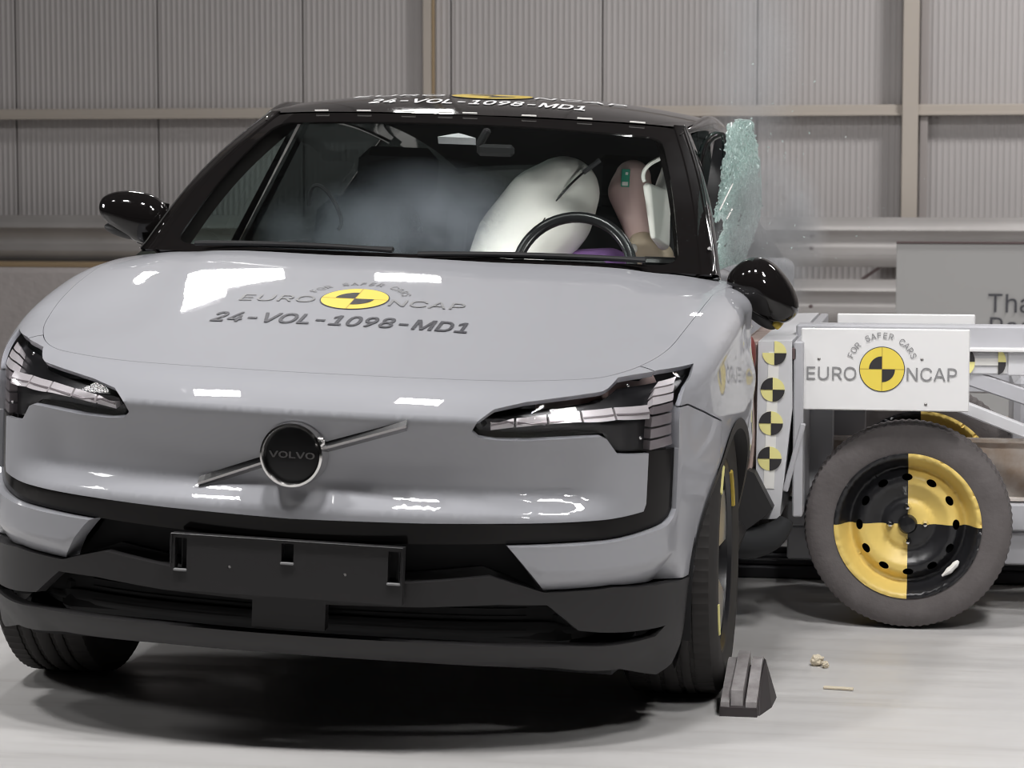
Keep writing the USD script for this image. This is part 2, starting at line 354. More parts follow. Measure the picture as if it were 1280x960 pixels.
# ================================================================ body surface of the car
def sm(x, a, b):
    t = np.clip((np.asarray(x, float)-a)/(b-a), 0, 1); return t*t*(3-2*t)
ROLL, Z0, LIFT = .039, .3, -.009
_R = np.array([[math.cos(ROLL), 0, math.sin(ROLL)], [0, 1, 0], [-math.sin(ROLL), 0, math.cos(ROLL)]])
def b2w(p): return (np.asarray(p, float)-[0, 0, Z0])@_R.T+[0, 0, Z0+LIFT]
def roll(m):
    m = m.copy(); m.vertices = b2w(m.vertices); return m
PLAN = np.array([(0, 0), (.2, .010), (.4, .042), (.55, .092), (.66, .150), (.74, .215), (.80, .30), (.845, .41), (.875, .54), (.895, .70), (.908, .9), (.915, 1.2), (.918, 2.0), (.912, 3.0), (.885, 3.6), (.85, 3.92), (.80, 4.10), (.65, 4.18), (.4, 4.225), (0, 4.233)])
_full = np.vstack([PLAN[1:4][::-1]*[-1, 1], PLAN, PLAN[-4:-1][::-1]*[-1, 1]])
_k = np.r_[0, np.cumsum(np.linalg.norm(np.diff(_full, axis=0), axis=1))]; _cs = CubicSpline(_k-_k[3], _full)
_kk = np.linspace(0, _k[-4]-_k[3], 4000); _pp = _cs(_kk)
_arc = np.r_[0, np.cumsum(np.linalg.norm(np.diff(_pp, axis=0), axis=1))]; SEND = _arc[-1]
def plan(s):
    k = np.interp(s, _arc, _kk); p = _cs(k); d = _cs(k, 1); d = d/np.linalg.norm(d, axis=-1, keepdims=True)
    return p, np.stack([-d[..., 1], d[..., 0]], -1)
def s_of_w(w):
    m = (_pp[:, 1] < 4.0); return float(np.interp(w, _pp[m, 1], _arc[m]))
zc_f = PchipInterpolator([0, .45, .7, .86, 1.0, 1.12, 1.25, 1.45, 1.7, 2.0, 2.6, 4.0, 5.6], [.778, .778, .782, .80, .825, .852, .887, .93, .97, .992, 1.0, 1.01, .98])
hb_f = PchipInterpolator([0, .45, .75, .95, 1.2, 1.6, 2.2, 6], [.086, .086, .090, .085, .075, .07, .05, .04])
rb_f = PchipInterpolator([0, .45, .75, .95, 1.2, 1.6, 2.2, 6], [.125, .125, .12, .13, .13, .12, .06, .05])
TH = math.radians(76); TB = .15
face_f = PchipInterpolator([.0, .20, .245, .265, .30, .36, .40, .50, .545, .562, .582, .602, .622, .66, .72, .765, .778], [.09, .055, .02, .004, .0, .0, .0, .0, -.006, -.005, .010, .030, .040, .037, .020, .004, .0])
side_f = PchipInterpolator([.15, .25, .35, .45, .55, .66, .80, .9, 1.0], [.13, .085, .045, .02, .006, .0, .0, .002, .0])
def wall_inset(s, z):
    k = 1-sm(s, .60, .80); kk = 1-sm(s, .8, 1.1); zf = np.clip(z, 0, .778)
    front = np.where(z < .3, face_f(zf)*np.maximum(k, kk*.7), face_f(zf)*k)
    flare = -.016*np.exp(-((z-.66)/.13)**2)*sm(s, .95, 1.25)*(1-sm(s, 1.75, 2.1))
    sd = side_f(np.clip(z, .15, 1.0))*sm(s, .95, 1.3)*(1-sm(s, 4.9, 5.2))
    return front+sd+flare
def B0(s, t):
    s = np.asarray(s, float); t = np.asarray(t, float); sg = np.where(s < 0, -1., 1.); s = np.abs(s)
    p, n = plan(s); zc = zc_f(s); th = np.clip(t/TB, 0, 1)*TH
    ins = np.where(t <= 0, wall_inset(s, zc+np.minimum(t, 0)), rb_f(s)*(1-np.cos(th)))
    z = np.where(t <= 0, zc+t, zc+hb_f(s)*np.sin(th))
    # at the nose the shoulder is a sloping face that ends in a sharp crease
    ta = np.clip(t/TB, 0, 1); kf = (1-sm(s, .72, 1.0))*(t > 0); X, Z = rb_f(s)*(1-math.cos(TH)), hb_f(s)*math.sin(TH)
    ins = ins*(1-kf)+kf*X*(1.06*ta*(1-ta)+ta*ta); z = z*(1-kf)+kf*(zc+Z*(1.73*ta*(1-ta)+ta*ta))
    q = p+n*ins[..., None]
    P = np.stack([q[..., 0]*sg, q[..., 1], z], -1)
    # the struck side: doors pushed in behind the front wing, the wing's rear edge buckled
    w = P[..., 1]; hit = (sg > 0)*sm(w, 1.22, 1.65)*(1-sm(w, 3.2, 3.7))
    P[..., 0] -= hit*(.20-.05*np.sin(w*9+P[..., 2]*5))
    P[..., 0] += (sg > 0)*.022*np.exp(-((w-1.13)/.09)**2)*np.exp(-((P[..., 2]-.86)/.12)**2)*np.sin((P[..., 2]-.7)*16)
    return P
def B(s, t, off=0.):
    P = B0(s, t)
    if np.any(off):
        e = 1e-3; du = B0(s+e, t)-B0(s-e, t); dv = B0(s, t+e)-B0(s, t-e)
        N = np.cross(du, dv); N /= np.maximum(np.linalg.norm(N, axis=-1, keepdims=True), 1e-9)
        P = P+N*(np.asarray(off)[..., None] if np.ndim(off) else off)
    return P
SC = s_of_w(1.40)
def _make_hood():
    s = np.r_[np.linspace(0, 1.0, 26), np.linspace(1.05, SC+.15, 14)]; sneg = -s          # the undamaged side, mirrored
    e = B0(sneg, np.full_like(s, TB)); d = e-B0(sneg, np.full_like(s, TB*.97)); d /= np.linalg.norm(d, axis=1, keepdims=True)
    pts = np.vstack([e, e+d*.02])*[-1, 1, 1]
    ctr = np.array([(0, .20, .884), (0, .30, .9065), (0, .55, .962), (0, .75, 1.006), (0, .95, 1.050), (0, 1.08, 1.076), (0, 1.15, 1.088), (0, 1.35, 1.10),
                    (.30, .30, .9035), (.30, .75, 1.003), (.45, .33, .904), (.45, .55, .953), (.45, .75, .997), (.45, .95, 1.040), (.45, 1.1, 1.069), (.45, 1.2, 1.084), (.62, .65, .967),
                    (.64, .85, 1.010), (.64, 1.0, 1.040), (.66, 1.3, 1.076), (.5, 1.4, 1.098), (.3, 1.4, 1.10)])
    pts = np.vstack([pts, ctr]); m = pts*[-1, 1, 1]; A = np.vstack([pts, m[np.abs(m[:, 0]) > 1e-6]])
    _, i = np.unique(np.round(A[:, :2], 4), axis=0, return_index=True); A = A[i]
    return RBFInterpolator(A[:, :2], A[:, 2], kernel='thin_plate_spline', smoothing=2e-5)
_h = _make_hood()
def hood_z(u, w):
    u = np.asarray(u, float); w = np.asarray(w, float); z = _h(np.stack([np.abs(u), w], -1).reshape(-1, 2)).reshape(u.shape)
    uu = np.abs(u); lim = .50+.10*sm(w, .3, 1.2)
    return z-.003*sm(uu, lim-.04, lim+.04)*sm(w, .25, .5)*(1-sm(uu, .60, .72))

# ================================================================ the car
car = thing('car', 'light grey electric hatchback with black roof, struck on its side by the white trolley', 'car')
def part(name, m, mat, parent=None, label=None, smooth=35): return obj(name, roll(m), mat, parent or car, smooth, label)
def panel(name, poly, off=0., depth=.014, mat='paint', h=.022, parent=None, label=None, inset=.0018, smooth=35, bevel=0.):
    g = poly.buffer(-inset, join_style=2) if inset else poly
    o = off if callable(off) else (lambda A: np.full(len(A), float(off)))
    m = solid(g, h, lambda A: B(A[:, 0], A[:, 1], o(A)), lambda A: B(A[:, 0], A[:, 1], o(A)-depth))
    return part(name, m, mat, parent, label, smooth)
def mir(p): return affinity.scale(p, -1, 1, origin=(0, 0))
def both(p): return unary_union([p, mir(p)]).buffer(.0005, join_style=2)
def zpoly(pts): return [(s, z-float(zc_f(s))) for s, z in pts]     # (s, height) to (s, t)

LAMP = Polygon([(.404, -.022), (.414, -.002), (.452, .028), (.524, .048), (.60, .060), (.724, .076), (.742, .084), (.796, .125), (.856, .121), (.95, .108), (1.088, .078), (1.05, .066), (.985, .045), (.96, .025), (.943, -.01), (.938, -.04), (.944, -.103), (.83, -.086), (.745, -.074), (.716, -.038), (.698, -.031), (.604, -.035), (.53, -.038), (.456, -.038), (.418, -.034)])
face_half = Polygon([(0, TB), (.25, TB), (.5, TB), (.72, TB), (.92, TB), (.93, .112), (.86, .0), (.833, -.088), (.832, -.205), (.824, -.222), (.484, -.226), (.3, -.231), (0, -.236)])
strip_half = Polygon([(0, -.236), (.3, -.231), (.484, -.226), (.824, -.222), (.832, -.205), (.834, -.086), (.944, -.102), (.943, -.244), (.93, -.257), (.90, -.265), (.484, -.273), (.2, -.282), (0, -.285)])
wedge_pts = [(.484, -.274), (.90, -.266), (.931, -.258), (.945, -.244), (.945, -.10), (.940, -.03), (.945, -.008), (.988, -.014), (1.088, -.060), (1.232, -.132), (1.18, -.28), (1.145, -.36), (1.105, -.43), (1.074, -.441), (.90, -.404), (.742, -.377), (.576, -.379)]
WEDGE = Polygon(wedge_pts)
opening_half = Polygon([(0, -.425), (.30, -.418), (.474, -.407), (.584, -.409), (.66, -.470), (.918, -.508), (.88, -.522), (.65, -.505), (.3, -.497), (0, -.497)])
grille_half = Polygon([(0, -.285), (.2, -.282), (.484, -.273), (.578, -.381), (.53, -.366), (.453, -.345), (.27, -.366), (0, -.372)])
bump_half = Polygon([(0, -.372), (.27, -.366), (.453, -.345), (.53, -.366), (.576, -.381), (.742, -.379), (.90, -.406), (1.074, -.443), (1.105, -.432), (1.09, -.474), (1.03, -.588), (.985, -.622), (.93, -.630), (.8, -.582), (.6, -.556), (.3, -.546), (0, -.543)])

panel('front_panel', both(face_half.difference(LAMP.buffer(.002))), 0, .014, 'paint', .009)
panel('grille_strip', both(strip_half), -.008, .02, 'strip_black', .02, label='gloss black strip framing the front panel', inset=.001)
# corners of the bumper, with their lower facet
def wedge_off(A):
    s, t = np.abs(A[:, 0]), A[:, 1]; edge = np.interp(s, [.48, .566, .74, .93, 1.0, 1.2], [-.30, -.338, -.335, -.345, -.42, -.6])
    fade = 1-sm(s, .95, 1.06); front = 1-sm(s, .86, .97)
    return fade*(.016*front-.7*np.maximum(edge-t, 0))*sm(s, .47, .50)
for sd in (1, -1):
    g = WEDGE.difference(LAMP.buffer(.002)); g = g if sd > 0 else mir(g)
    panel('bumper_corner', g, wedge_off, .045, 'paint', .009)
panel('lower_bumper', both(bump_half.difference(opening_half)), lambda A: .004+0*A[:, 0], .03, 'black_plastic', .02, label='matt black plastic lower bumper', inset=.0005)
panel('upper_grille', both(grille_half.buffer(.004)), -.06, .01, 'void_black', .03, label='black recess behind the number plate holder', inset=0)
for sd in (1, -1):                                                   # the sloping floor of the recess
    g = Polygon([(.24, -.400), (.24, -.352), (.44, -.330), (.56, -.372), (.56, -.392)]); g = g if sd > 0 else mir(g)
    m = solid(g, .02, lambda A: B(A[:, 0], A[:, 1], -.05*sm(A[:, 1], -.40, -.345)), lambda A: B(A[:, 0], A[:, 1], -.05*sm(A[:, 1], -.40, -.345)-.012))
    part('grille_shelf', m, 'black_plastic')
lg = panel('lower_grille', both(opening_half.buffer(.006)), -.115, .01, 'void_black', .03, label='dark air intake behind the lower bumper', inset=0)
for t in (-.435, -.452, -.470, -.486):
    part('intake_slat', solid(sbox(-.56, t-.003, .56, t+.003), .05, lambda A: B(A[:, 0], A[:, 1], -.085), lambda A: B(A[:, 0], A[:, 1], -.11)), 'void_black', lg)
part('radar_cover', solid(sbox(-.085, -.487, .085, -.418), .03, lambda A: B(A[:, 0], A[:, 1], -.012), lambda A: B(A[:, 0], A[:, 1], -.05)), 'black_plastic')
part('underbody', cat(bx((0, 2.1, .235), (1.46, 3.7, .10), None, .03), bx((0, .85, .30), (1.22, 1.3, .12), None, .03)), 'void_black')
# the dark inner shell that shows in the gaps
def shell(s0, s1, t0, t1, ns, nt, off):
    S, T = np.meshgrid(np.linspace(s0, s1, ns), np.linspace(t0, t1, nt), indexing='ij'); return grid_mesh(B(S, T, off))
part('inner_shell', cat(shell(-1.0, 1.0, -.56, .14, 81, 40, -.09)), 'void_black', smooth=True)

# number plate holder
ph = [bx((0, -.004, .4325), (.526, .020, .116), None, .004)]
holder = manifold3d.Manifold.cube([.532, .024, .128], True).translate([0, -.010, .4325])
for (u, z, a, b) in ((-.243, .452, .028, .070), (.246, .452, .028, .070), (.003, .468, .028, .042)):
    holder -= manifold3d.Manifold.cube([a, .05, b], True).translate([u, -.014, z])
for u in (-.13, .135): holder -= manifold3d.Manifold.cylinder(.06, .004, .004, 16, True).rotate([90, 0, 0]).translate([u, -.02, .428])
holder = man(holder); hp = part('plate_holder', holder, 'black_plastic', label='empty black number plate holder')
part('holder_back', bx((0, .012, .4325), (.50, .018, .11), None, .004), 'void_black', hp)
rim = [bx((0, -.024, .4955), (.532, .006, .004), None, .001), bx((-.265, -.024, .462), (.004, .006, .068), None, .001), bx((.265, -.024, .462), (.004, .006, .068), None, .001)]
part('holder_rim', cat(rim), 'badge_black', hp)
for (u, z) in ((-.243, .415), (.246, .415), (.003, .445)): part('clip', bx((u, -.022, z), (.030, .010, .005), None, .001), 'letter_grey', hp)
for u in (-.13, .135): part('screw', lathe([(.0, -.003), (.0035, -.003), (.0035, .003), (0, .003)], 10, 'y').apply_translation((u, -.016, .428)), 'dull_chrome', hp)

# badge
bc = np.array((.004, 0, .687)); by = .004
ring = lathe([(.060, -.012), (.062, -.024), (.066, -.029), (.071, -.026), (.073, -.014), (.073, .03), (.058, .03), (.058, -.010)], 72, 'y'); ring.apply_translation(bc+[0, by, 0])
bd = part('badge', ring, 'chrome', label='round black and chrome badge')
disc = lathe([(0, -.017), (.040, -.017), (.0605, -.014), (.0605, .02), (0, .02)], 60, 'y'); disc.apply_translation(bc+[0, by, 0]); part('badge_disc', disc, 'badge_black', bd)
tm = meshkit.text_mesh('VOLVO', .0135, .0015, True); w_ = tm.bounds[1, 0]-tm.bounds[0, 0]
v = tm.vertices.copy(); v[:, 0] = (v[:, 0]-tm.bounds[0, 0]-w_/2)*(.104/w_); tm.vertices = np.c_[v[:, 0]+bc[0], by-.0175-v[:, 2], v[:, 1]+bc[2]-.0068]
part('lettering', tm, 'dull_chrome', bd, smooth=False)
arrow = cat(beam((.060, by-.02, .708), (.076, by-.02, .724), .012, .016), beam((.060, by-.02, .726), (.079, by-.02, .724), .010, .010), beam((.078, by-.02, .706), (.078, by-.02, .726), .010, .010))
part('badge_arrow', arrow, 'chrome', bd)
def bar(a, b, hw):
    a, b = np.array(a), np.array(b); out = []
    n = 12; P = []
    for i in range(n+1):
        q = a+(b-a)*i/n; y = float(B0(np.array(q[0]), np.array(q[1]-.778))[1])
        P.append([(q[0], y-.002, q[1]+hw), (q[0], y-.014, q[1]+hw*.1), (q[0], y-.012, q[1]-hw*.3), (q[0], y-.002, q[1]-hw*.9)])
    P = np.array(P); return P
for (a, b, e) in (((.070, .704), (.256, .764), 1), ((-.062, .666), (-.224, .605), -1)):
    P = bar(a, b, .014)
    part('badge_bar', grid_mesh(P[:, :2]), 'lamp_black', bd, 'dark upper face of the diagonal bar' if e > 0 else None, smooth=False)
    part('badge_bar', grid_mesh(P[:, 1:]), 'dull_chrome', bd, smooth=False)

# headlights
for sd in (1, -1):
    F = (lambda g: g) if sd > 0 else mir
    hl = panel('headlight', F(LAMP), -.030, .012, 'lamp_black', .018, label='left headlight with hammer-shaped light bars' if sd > 0 else 'right headlight with hammer-shaped light bars')
    cuts = [(.440, -.024, .000), (.498, -.016, .016), (.574, -.008, .025), (.656, -.003, .033), (.742, -.001, .036), (.846, -.014, .026)]
    for (s0, a0, b0), (s1, a1, b1) in zip(cuts, cuts[1:]):
        g = F(Polygon([(s0+.003, a0), (s0+.003, b0), (s1-.003, b1), (s1-.003, a1)]))
        m = solid(g, .02, lambda A: B(A[:, 0], A[:, 1], -.012), lambda A: B(A[:, 0], A[:, 1], -.03)); part('light_segment', m, 'light_bar', hl)
        mid = lambda a, b: (a+b)/2
        g = F(Polygon([(s0+.004, mid(a0, b0)-.0025), (s0+.004, mid(a0, b0)+.0015), (s1-.004, mid(a1, b1)+.0015), (s1-.004, mid(a1, b1)-.0025)]))
        part('segment_line', solid(g, .02, lambda A: B(A[:, 0], A[:, 1], -.0105), lambda A: B(A[:, 0], A[:, 1], -.013)), 'light_bar_dim', hl)
    rows = [(.846, .936, -.088), (.846, .930, -.062), (.847, .928, -.036), (.850, .928, -.008), (.856, .933, .020), (.868, .945, .046), (.890, .965, .070), (.920, .995, .090)]
    for k in range(7):
        (a0, b0, t0), (a1, b1, t1) = rows[k], rows[k+1]
        g = F(Polygon([(a0, t0+.002), (b0, t0+.002-.006), (b1, t1-.003-.006), (a1, t1-.003)]))
        m = solid(g, .015, lambda A: B(A[:, 0], A[:, 1], -.010), lambda A: B(A[:, 0], A[:, 1], -.03)); part('hammer_segment', m, 'light_bar' if k > 3 else 'light_bar_dim', hl)
    for (s, t) in ((.80, .085), (.80, -.050)):
        c = B0(np.array(sd*s), np.array(t)); part('lamp_led', ell(c+[0, .015, 0], (.004, .004, .004), sub=2), 'chrome', hl)
    panel('lamp_lens', F(LAMP.buffer(-.001)), 0., .003, 'lamp_lens', .016, parent=hl, label='clear outer lens')

# bonnet
hs = np.linspace(-SC, SC, 200); he = B0(-np.abs(hs), np.full_like(hs, TB))[:, :2]*np.c_[-np.sign(hs), np.ones_like(hs)]
cowl = np.array([(.80, 1.40), (.776, 1.325), (.66, 1.262), (.45, 1.205), (.22, 1.165), (0, 1.15)]); cowl = np.vstack([cowl, (cowl*[-1, 1])[-2::-1]])
HOODP = Polygon(np.vstack([he, cowl])).buffer(0).buffer(-.0008)
part('bonnet', solid(HOODP, .026, lambda A: np.c_[A, hood_z(A[:, 0], A[:, 1])], lambda A: np.c_[A, hood_z(A[:, 0], A[:, 1])-.012]), 'paint', smooth=40)
part('cowl', solid(Polygon([(-.80, 1.42), *[tuple(c+[0, .004]) for c in cowl[::-1]], (.80, 1.42), (.5, 1.36), (0, 1.32), (-.5, 1.36)]).buffer(0), .05, lambda A: np.c_[A, hood_z(A[:, 0], A[:, 1])-.020], lambda A: np.c_[A, hood_z(A[:, 0], A[:, 1])-.05]), 'dark_plastic', label='black scuttle panel below the windscreen')

# wings, doors and tail
AC, AR = (.845, .345), .388
def flank(pts, arches=True):
    g = Polygon(pts)
    return g
def arch_cut(wc, r):                          # wheel arch as a polygon of (s, t)
    a = np.linspace(0, 2*math.pi, 60); w = wc+r*np.cos(a); z = AC[1]+r*np.sin(a); s = np.array([s_of_w(max(x, .05)) for x in w])
    return Polygon([(si, zi-float(zc_f(si))) for si, zi in zip(s, z)])
A1, A2 = arch_cut(.845, AR), arch_cut(3.495, AR)
sA, sB, sC_, sD = s_of_w(1.30), s_of_w(2.42), s_of_w(3.33), s_of_w(3.95)
low = lambda s, z: (s, z-float(zc_f(s)))
wing = Polygon([(.945, -.006), (.988, -.013), (1.088, -.059), (1.0, -.2), (1.1, -.5), low(1.45, .25), low(sA-.02, .25), low(sA, .45), (sA, TB), (1.094, TB), (.925, TB), (.932, .114), (.95, .112), (1.092, .079), (1.053, .064), (.988, .043), (.963, .024), (.947, -.0)]).buffer(0)
WTOP = lambda: None
for sd in (1, -1):
    F = (lambda g: g) if sd > 0 else mir
    panel('front_wing', F(wing.difference(A1).difference(WEDGE.buffer(.002))), 0, .012, 'paint', .02, inset=.0006)
    panel('front_door', F(Polygon([(sA, TB), (sB, TB), low(sB, .34), low(sA, .34)])), 0, .02, 'paint', .03)
    panel('rear_door', F(Polygon([(sB, TB), (sC_, TB), low(sC_, .34), low(sB, .34)]).difference(A2)), 0, .02, 'paint', .03)
    panel('rear_quarter', F(Polygon([(sC_, TB), (sD, TB), low(sD, .35), low(sC_, .35)]).difference(A2)), 0, .02, 'paint', .03)
    panel('sill', F(Polygon([low(sA-.05, .34), low(sC_, .34), low(sC_, .2), low(sA-.05, .2)]).difference(A1).difference(A2)), 0, .03, 'black_plastic', .03)
    for wc in (.845, 3.495):                  # arch lip and liner
        a = np.linspace(math.radians(-28), math.radians(208), 60)
        L = []
        for (r, o) in ((AR+.004, .004), (AR-.022, .002), (AR-.022, -.05)):
            w = wc+r*np.cos(a); z = AC[1]+r*np.sin(a); s = np.array([s_of_w(x) for x in w]); L.append(B(sd*s, z-zc_f(s), o*np.ones_like(s)))
        part('arch_lip', grid_mesh(np.stack(L, 1)), 'black_plastic')
        u1 = .70 if wc < 2 else .60
        an = np.linspace(math.radians(-15), math.radians(195), 40); L = []
        for u in (sd*.86, sd*.5): L.append(np.stack([np.full(40, u), wc+(AR+.01)*np.cos(an), AC[1]+(AR+.01)*np.sin(an)], -1))
        part('wheel_house', cat(grid_mesh(np.stack(L, 1)), bx((sd*.5, wc, .42), (.02, .78, .5))), 'void_black')
tail = Polygon([(sD, TB), (SEND, TB), (SEND, -.5), low(sD, .35)]); panel('tailgate', unary_union([tail]), 0, .02, 'paint', .04); panel('tailgate', mir(tail), 0, .02, 'paint', .04)
panel('rear_bumper', Polygon([low(sC_+.5, .35), (SEND, -.51), (SEND, -.72), low(sC_+.5, .22)]), 0, .03, 'black_plastic', .04)
panel('rear_bumper', mir(Polygon([low(sC_+.5, .35), (SEND, -.51), (SEND, -.72), low(sC_+.5, .22)])), 0, .03, 'black_plastic', .04)

# ---- glasshouse
wb_f = PchipInterpolator([0, .45, .776], [1.165, 1.215, 1.335]); zb_f = PchipInterpolator([0, .45, .776], [1.085, 1.083, 1.080])
wt_f = PchipInterpolator([0, .30, .54, .62], [1.85, 1.87, 1.94, 1.985]); zt_f = PchipInterpolator([0, .30, .54, .62], [1.484, 1.481, 1.474, 1.468])
def W(a, b, off=0.):
    """windscreen: a across (-1..1), b up (0..1)"""
    a = np.asarray(a, float); b = np.asarray(b, float)
    def f(a, b):
        ab = np.abs(a); ub, ut = .790*ab, .625*ab; bul = np.sin(np.pi*np.clip(b, 0, 1))
        u = np.sign(a)*(ub+(ut-ub)*b+.012*bul*ab); w = wb_f(np.minimum(ub, .776))+(wt_f(np.minimum(ut, .62))-wb_f(np.minimum(ub, .776)))*b-.018*bul
        z = zb_f(np.minimum(ub, .776))+(zt_f(np.minimum(ut, .62))-zb_f(np.minimum(ub, .776)))*b+.018*bul
        return np.stack([u, w, z], -1)
    P = f(a, b)
    if off:
        e = 2e-3; N = np.cross(f(a+e, b)-f(a-e, b), f(a, b+e)-f(a, b-e)); N /= np.linalg.norm(N, axis=-1, keepdims=True); P = P+N*off
    return P
def wpanel(name, g, off, d, mat, h=.05, **k): return part(name, solid(g, h, lambda A: W(A[:, 0], A[:, 1], off), lambda A: W(A[:, 0], A[:, 1], off-d)), mat, **k)
fullw = sbox(-1, -.02, 1, 1)
clear = Polygon([(-.90, .025), (.895, .025), (.895, .90), (.3, .925), (-.3, .925), (-.90, .91)]).buffer(-.07).buffer(.07)
ws = wpanel('windscreen', clear.buffer(.004), 0, .004, 'windscreen', .06, label='clear windscreen glass')
wpanel('windscreen_border', fullw.difference(clear), .0, .006, 'gloss_black', .035, label='gloss black border of the windscreen')
rc_f = PchipInterpolator([1.8, 1.86, 2.0, 2.2, 2.45, 2.8, 3.3, 3.8, 4.05], [1.47, 1.487, 1.520, 1.547, 1.562, 1.556, 1.512, 1.425, 1.36])
re_f = PchipInterpolator([1.8, 1.95, 2.05, 2.4, 3.0, 3.6, 4.05], [.60, .625, .645, .66, .64, .585, .53])
rz_f = PchipInterpolator([1.8, 1.95, 2.05, 2.4, 3.0, 3.6, 4.05], [1.43, 1.465, 1.483, 1.508, 1.49, 1.42, 1.31])
def roof_P(a, w):
    u = np.asarray(a)*re_f(w); k = np.abs(a)**2.6; z = rc_f(w)*(1-k)+rz_f(w)*k; return np.stack([u, w+0*u, z], -1)
def front_w(a): return wt_f(np.minimum(np.abs(a)*.62, .62))
A_, T_ = np.meshgrid(np.linspace(-1, 1, 61), np.linspace(0, 1, 40), indexing='ij'); Wd = front_w(A_)+.008+(4.03-front_w(A_))*T_
top = roof_P(A_, Wd); rf = part('roof', cat(grid_mesh(top), grid_mesh(top-[0, 0, .03])), 'gloss_black', smooth=True, label='gloss black roof panel')
part('headliner', grid_mesh(top[6:-6, 1:-2]-[0, 0, .045]), 'fabric_dark', smooth=True)
# roof seam at the top of the windscreen, its reflected glints painted as white dashes
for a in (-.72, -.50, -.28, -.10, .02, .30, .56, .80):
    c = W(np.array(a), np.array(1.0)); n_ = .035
    part('header_glint', beam(W(np.array(a-n_), np.array(1.004))+[0, -.004, .006], W(np.array(a+n_), np.array(1.004))+[0, -.004, .006], .006, .005, .001), 'tape_white', rf)
belt = lambda w, sd: B0(np.array(sd*s_of_w(w)), np.array(TB))+[0, 0, .0]
def rail(w, sd): return np.array([sd*float(re_f(w)), w, float(rz_f(w))])
for sd in (1, -1):
    # A pillar: from the foot of the windscreen to the roof edge
    n = 24; b = np.linspace(-.03, 1.02, n); inner = W(np.full(n, sd*.965), b, .004); outer = W(np.full(n, sd*1.0), b)+np.c_[np.full(n, sd*.020), np.full(n, .045), np.full(n, -.006)]
    back = outer+np.c_[np.full(n, -sd*.012), np.full(n, .07), np.full(n, -.0)]; edge = W(np.full(n, sd*1.0), b)+np.c_[np.full(n, sd*.012), np.full(n, .008), np.full(n, .004)]
    inn2 = W(np.full(n, sd*.90), b, -.05)
    part('windscreen_pillar', grid_mesh(np.stack([inner, edge, outer, back, inn2, inner], 1)), 'gloss_black', smooth=50)
    part('pillar_glint', tube(edge+np.c_[np.full(n, -sd*.002), np.full(n, -.010), np.full(n, .002)], .0022, 6), 'dull_chrome', smooth=True)  # bright line standing in for the highlight along the pillar
    # roof side rail
    pts = np.array([rail(w, sd)+[sd*.004, 0, -.012] for w in np.linspace(1.93, 4.0, 30)]); part('roof_rail', tube(pts, np.r_[np.linspace(.004, .024, 6), np.full(24, .024)], 10), 'gloss_black', smooth=True)
    bp = lambda w: belt(w, sd)*[1, 0, 1]+[0, w, 0]
    for wa, wb2, nm in ((2.40, 2.50, 'door_pillar'), (3.38, 3.52, 'rear_pillar')):
        P = [[bp(wa), bp(wb2)], [rail(wa+.02, sd)-[0, 0, .02], rail(wb2-.02, sd)-[0, 0, .02]]]
        P = np.array(P); P = np.array([P[0]+(P[1]-P[0])*q for q in np.linspace(0, 1, 8)]); part(nm, cat(grid_mesh(P), grid_mesh(P-[sd*.04, 0, 0])), 'gloss_black')
    def sg(w0, w1, top0=None):
        wsn = np.linspace(w0, w1, 16); P = []
        for w in wsn:
            lo_ = bp(w); hi_ = rail(max(w, 1.95), sd)-[0, 0, .03]
            if w < 1.98: q = (w-1.36)/(1.98-1.36); hi_ = W(np.array(sd*1.0), np.array(max(q, .02)))+[0, .05, -.01]
            P.append([lo_+(hi_-lo_)*k for k in np.linspace(0, 1, 6)])
        return grid_mesh(np.array(P))
    if sd < 0: part('side_window', sg(1.44, 2.40), 'side_glass', smooth=True)
    part('rear_window', sg(2.50, 3.38), 'privacy_glass', smooth=True)
    P = np.array([[bp(w), bp(w)+(rail(min(w, 3.98), sd)-[0, 0, .02]-bp(w))*.5, rail(min(w, 3.98), sd)-[0, 0, .02]] for w in np.linspace(3.52, 3.98, 8)]); part('rear_side_panel', grid_mesh(P), 'gloss_black', smooth=True)
A_, T_ = np.meshgrid(np.linspace(-1, 1, 21), np.linspace(0, 1, 10), indexing='ij')
rgb_, rgt = np.stack([A_*.68, 4.16-.10*np.abs(A_)**2+0*T_, 1.02+0*T_], -1), roof_P(A_, 4.03+0*A_); part('rear_screen', grid_mesh(rgb_+(rgt-rgb_)*T_[..., None]), 'privacy_glass', smooth=True)
# wipers at the foot of the windscreen
for (a, b_) in (((-.62, 1.232), (-.05, 1.163)), ((.02, 1.158), (.62, 1.250))):
    p0, p1 = np.array([a[0], a[1], 1.098]), np.array([b_[0], b_[1], 1.105]); wp = part('wiper', tube([p0, (p0+p1)/2+[0, -.004, .006], p1], .007, 8, res=12), 'dark_plastic')
    part('wiper_blade', beam(p0+[.02, .018, .002], p1+[0, .018, .002], .008, .014), 'fabric_dark', wp)
part('sensor_pod', solid(Polygon([(-.085, .83), (.085, .83), (.03, .855), (0, .865), (-.03, .855)]), .02, lambda A: W(A[:, 0], A[:, 1], -.008), lambda A: W(A[:, 0], A[:, 1], -.03)), 'trolley_light', label='pale sensor cover behind the windscreen top')
part('inner_mirror', cat(bx((.11, 1.76, 1.385), (.11, .025, .035), None, .010), bx((.07, 1.77, 1.42), (.02, .04, .06), (0, .5, 0), .006)), 'void_black')

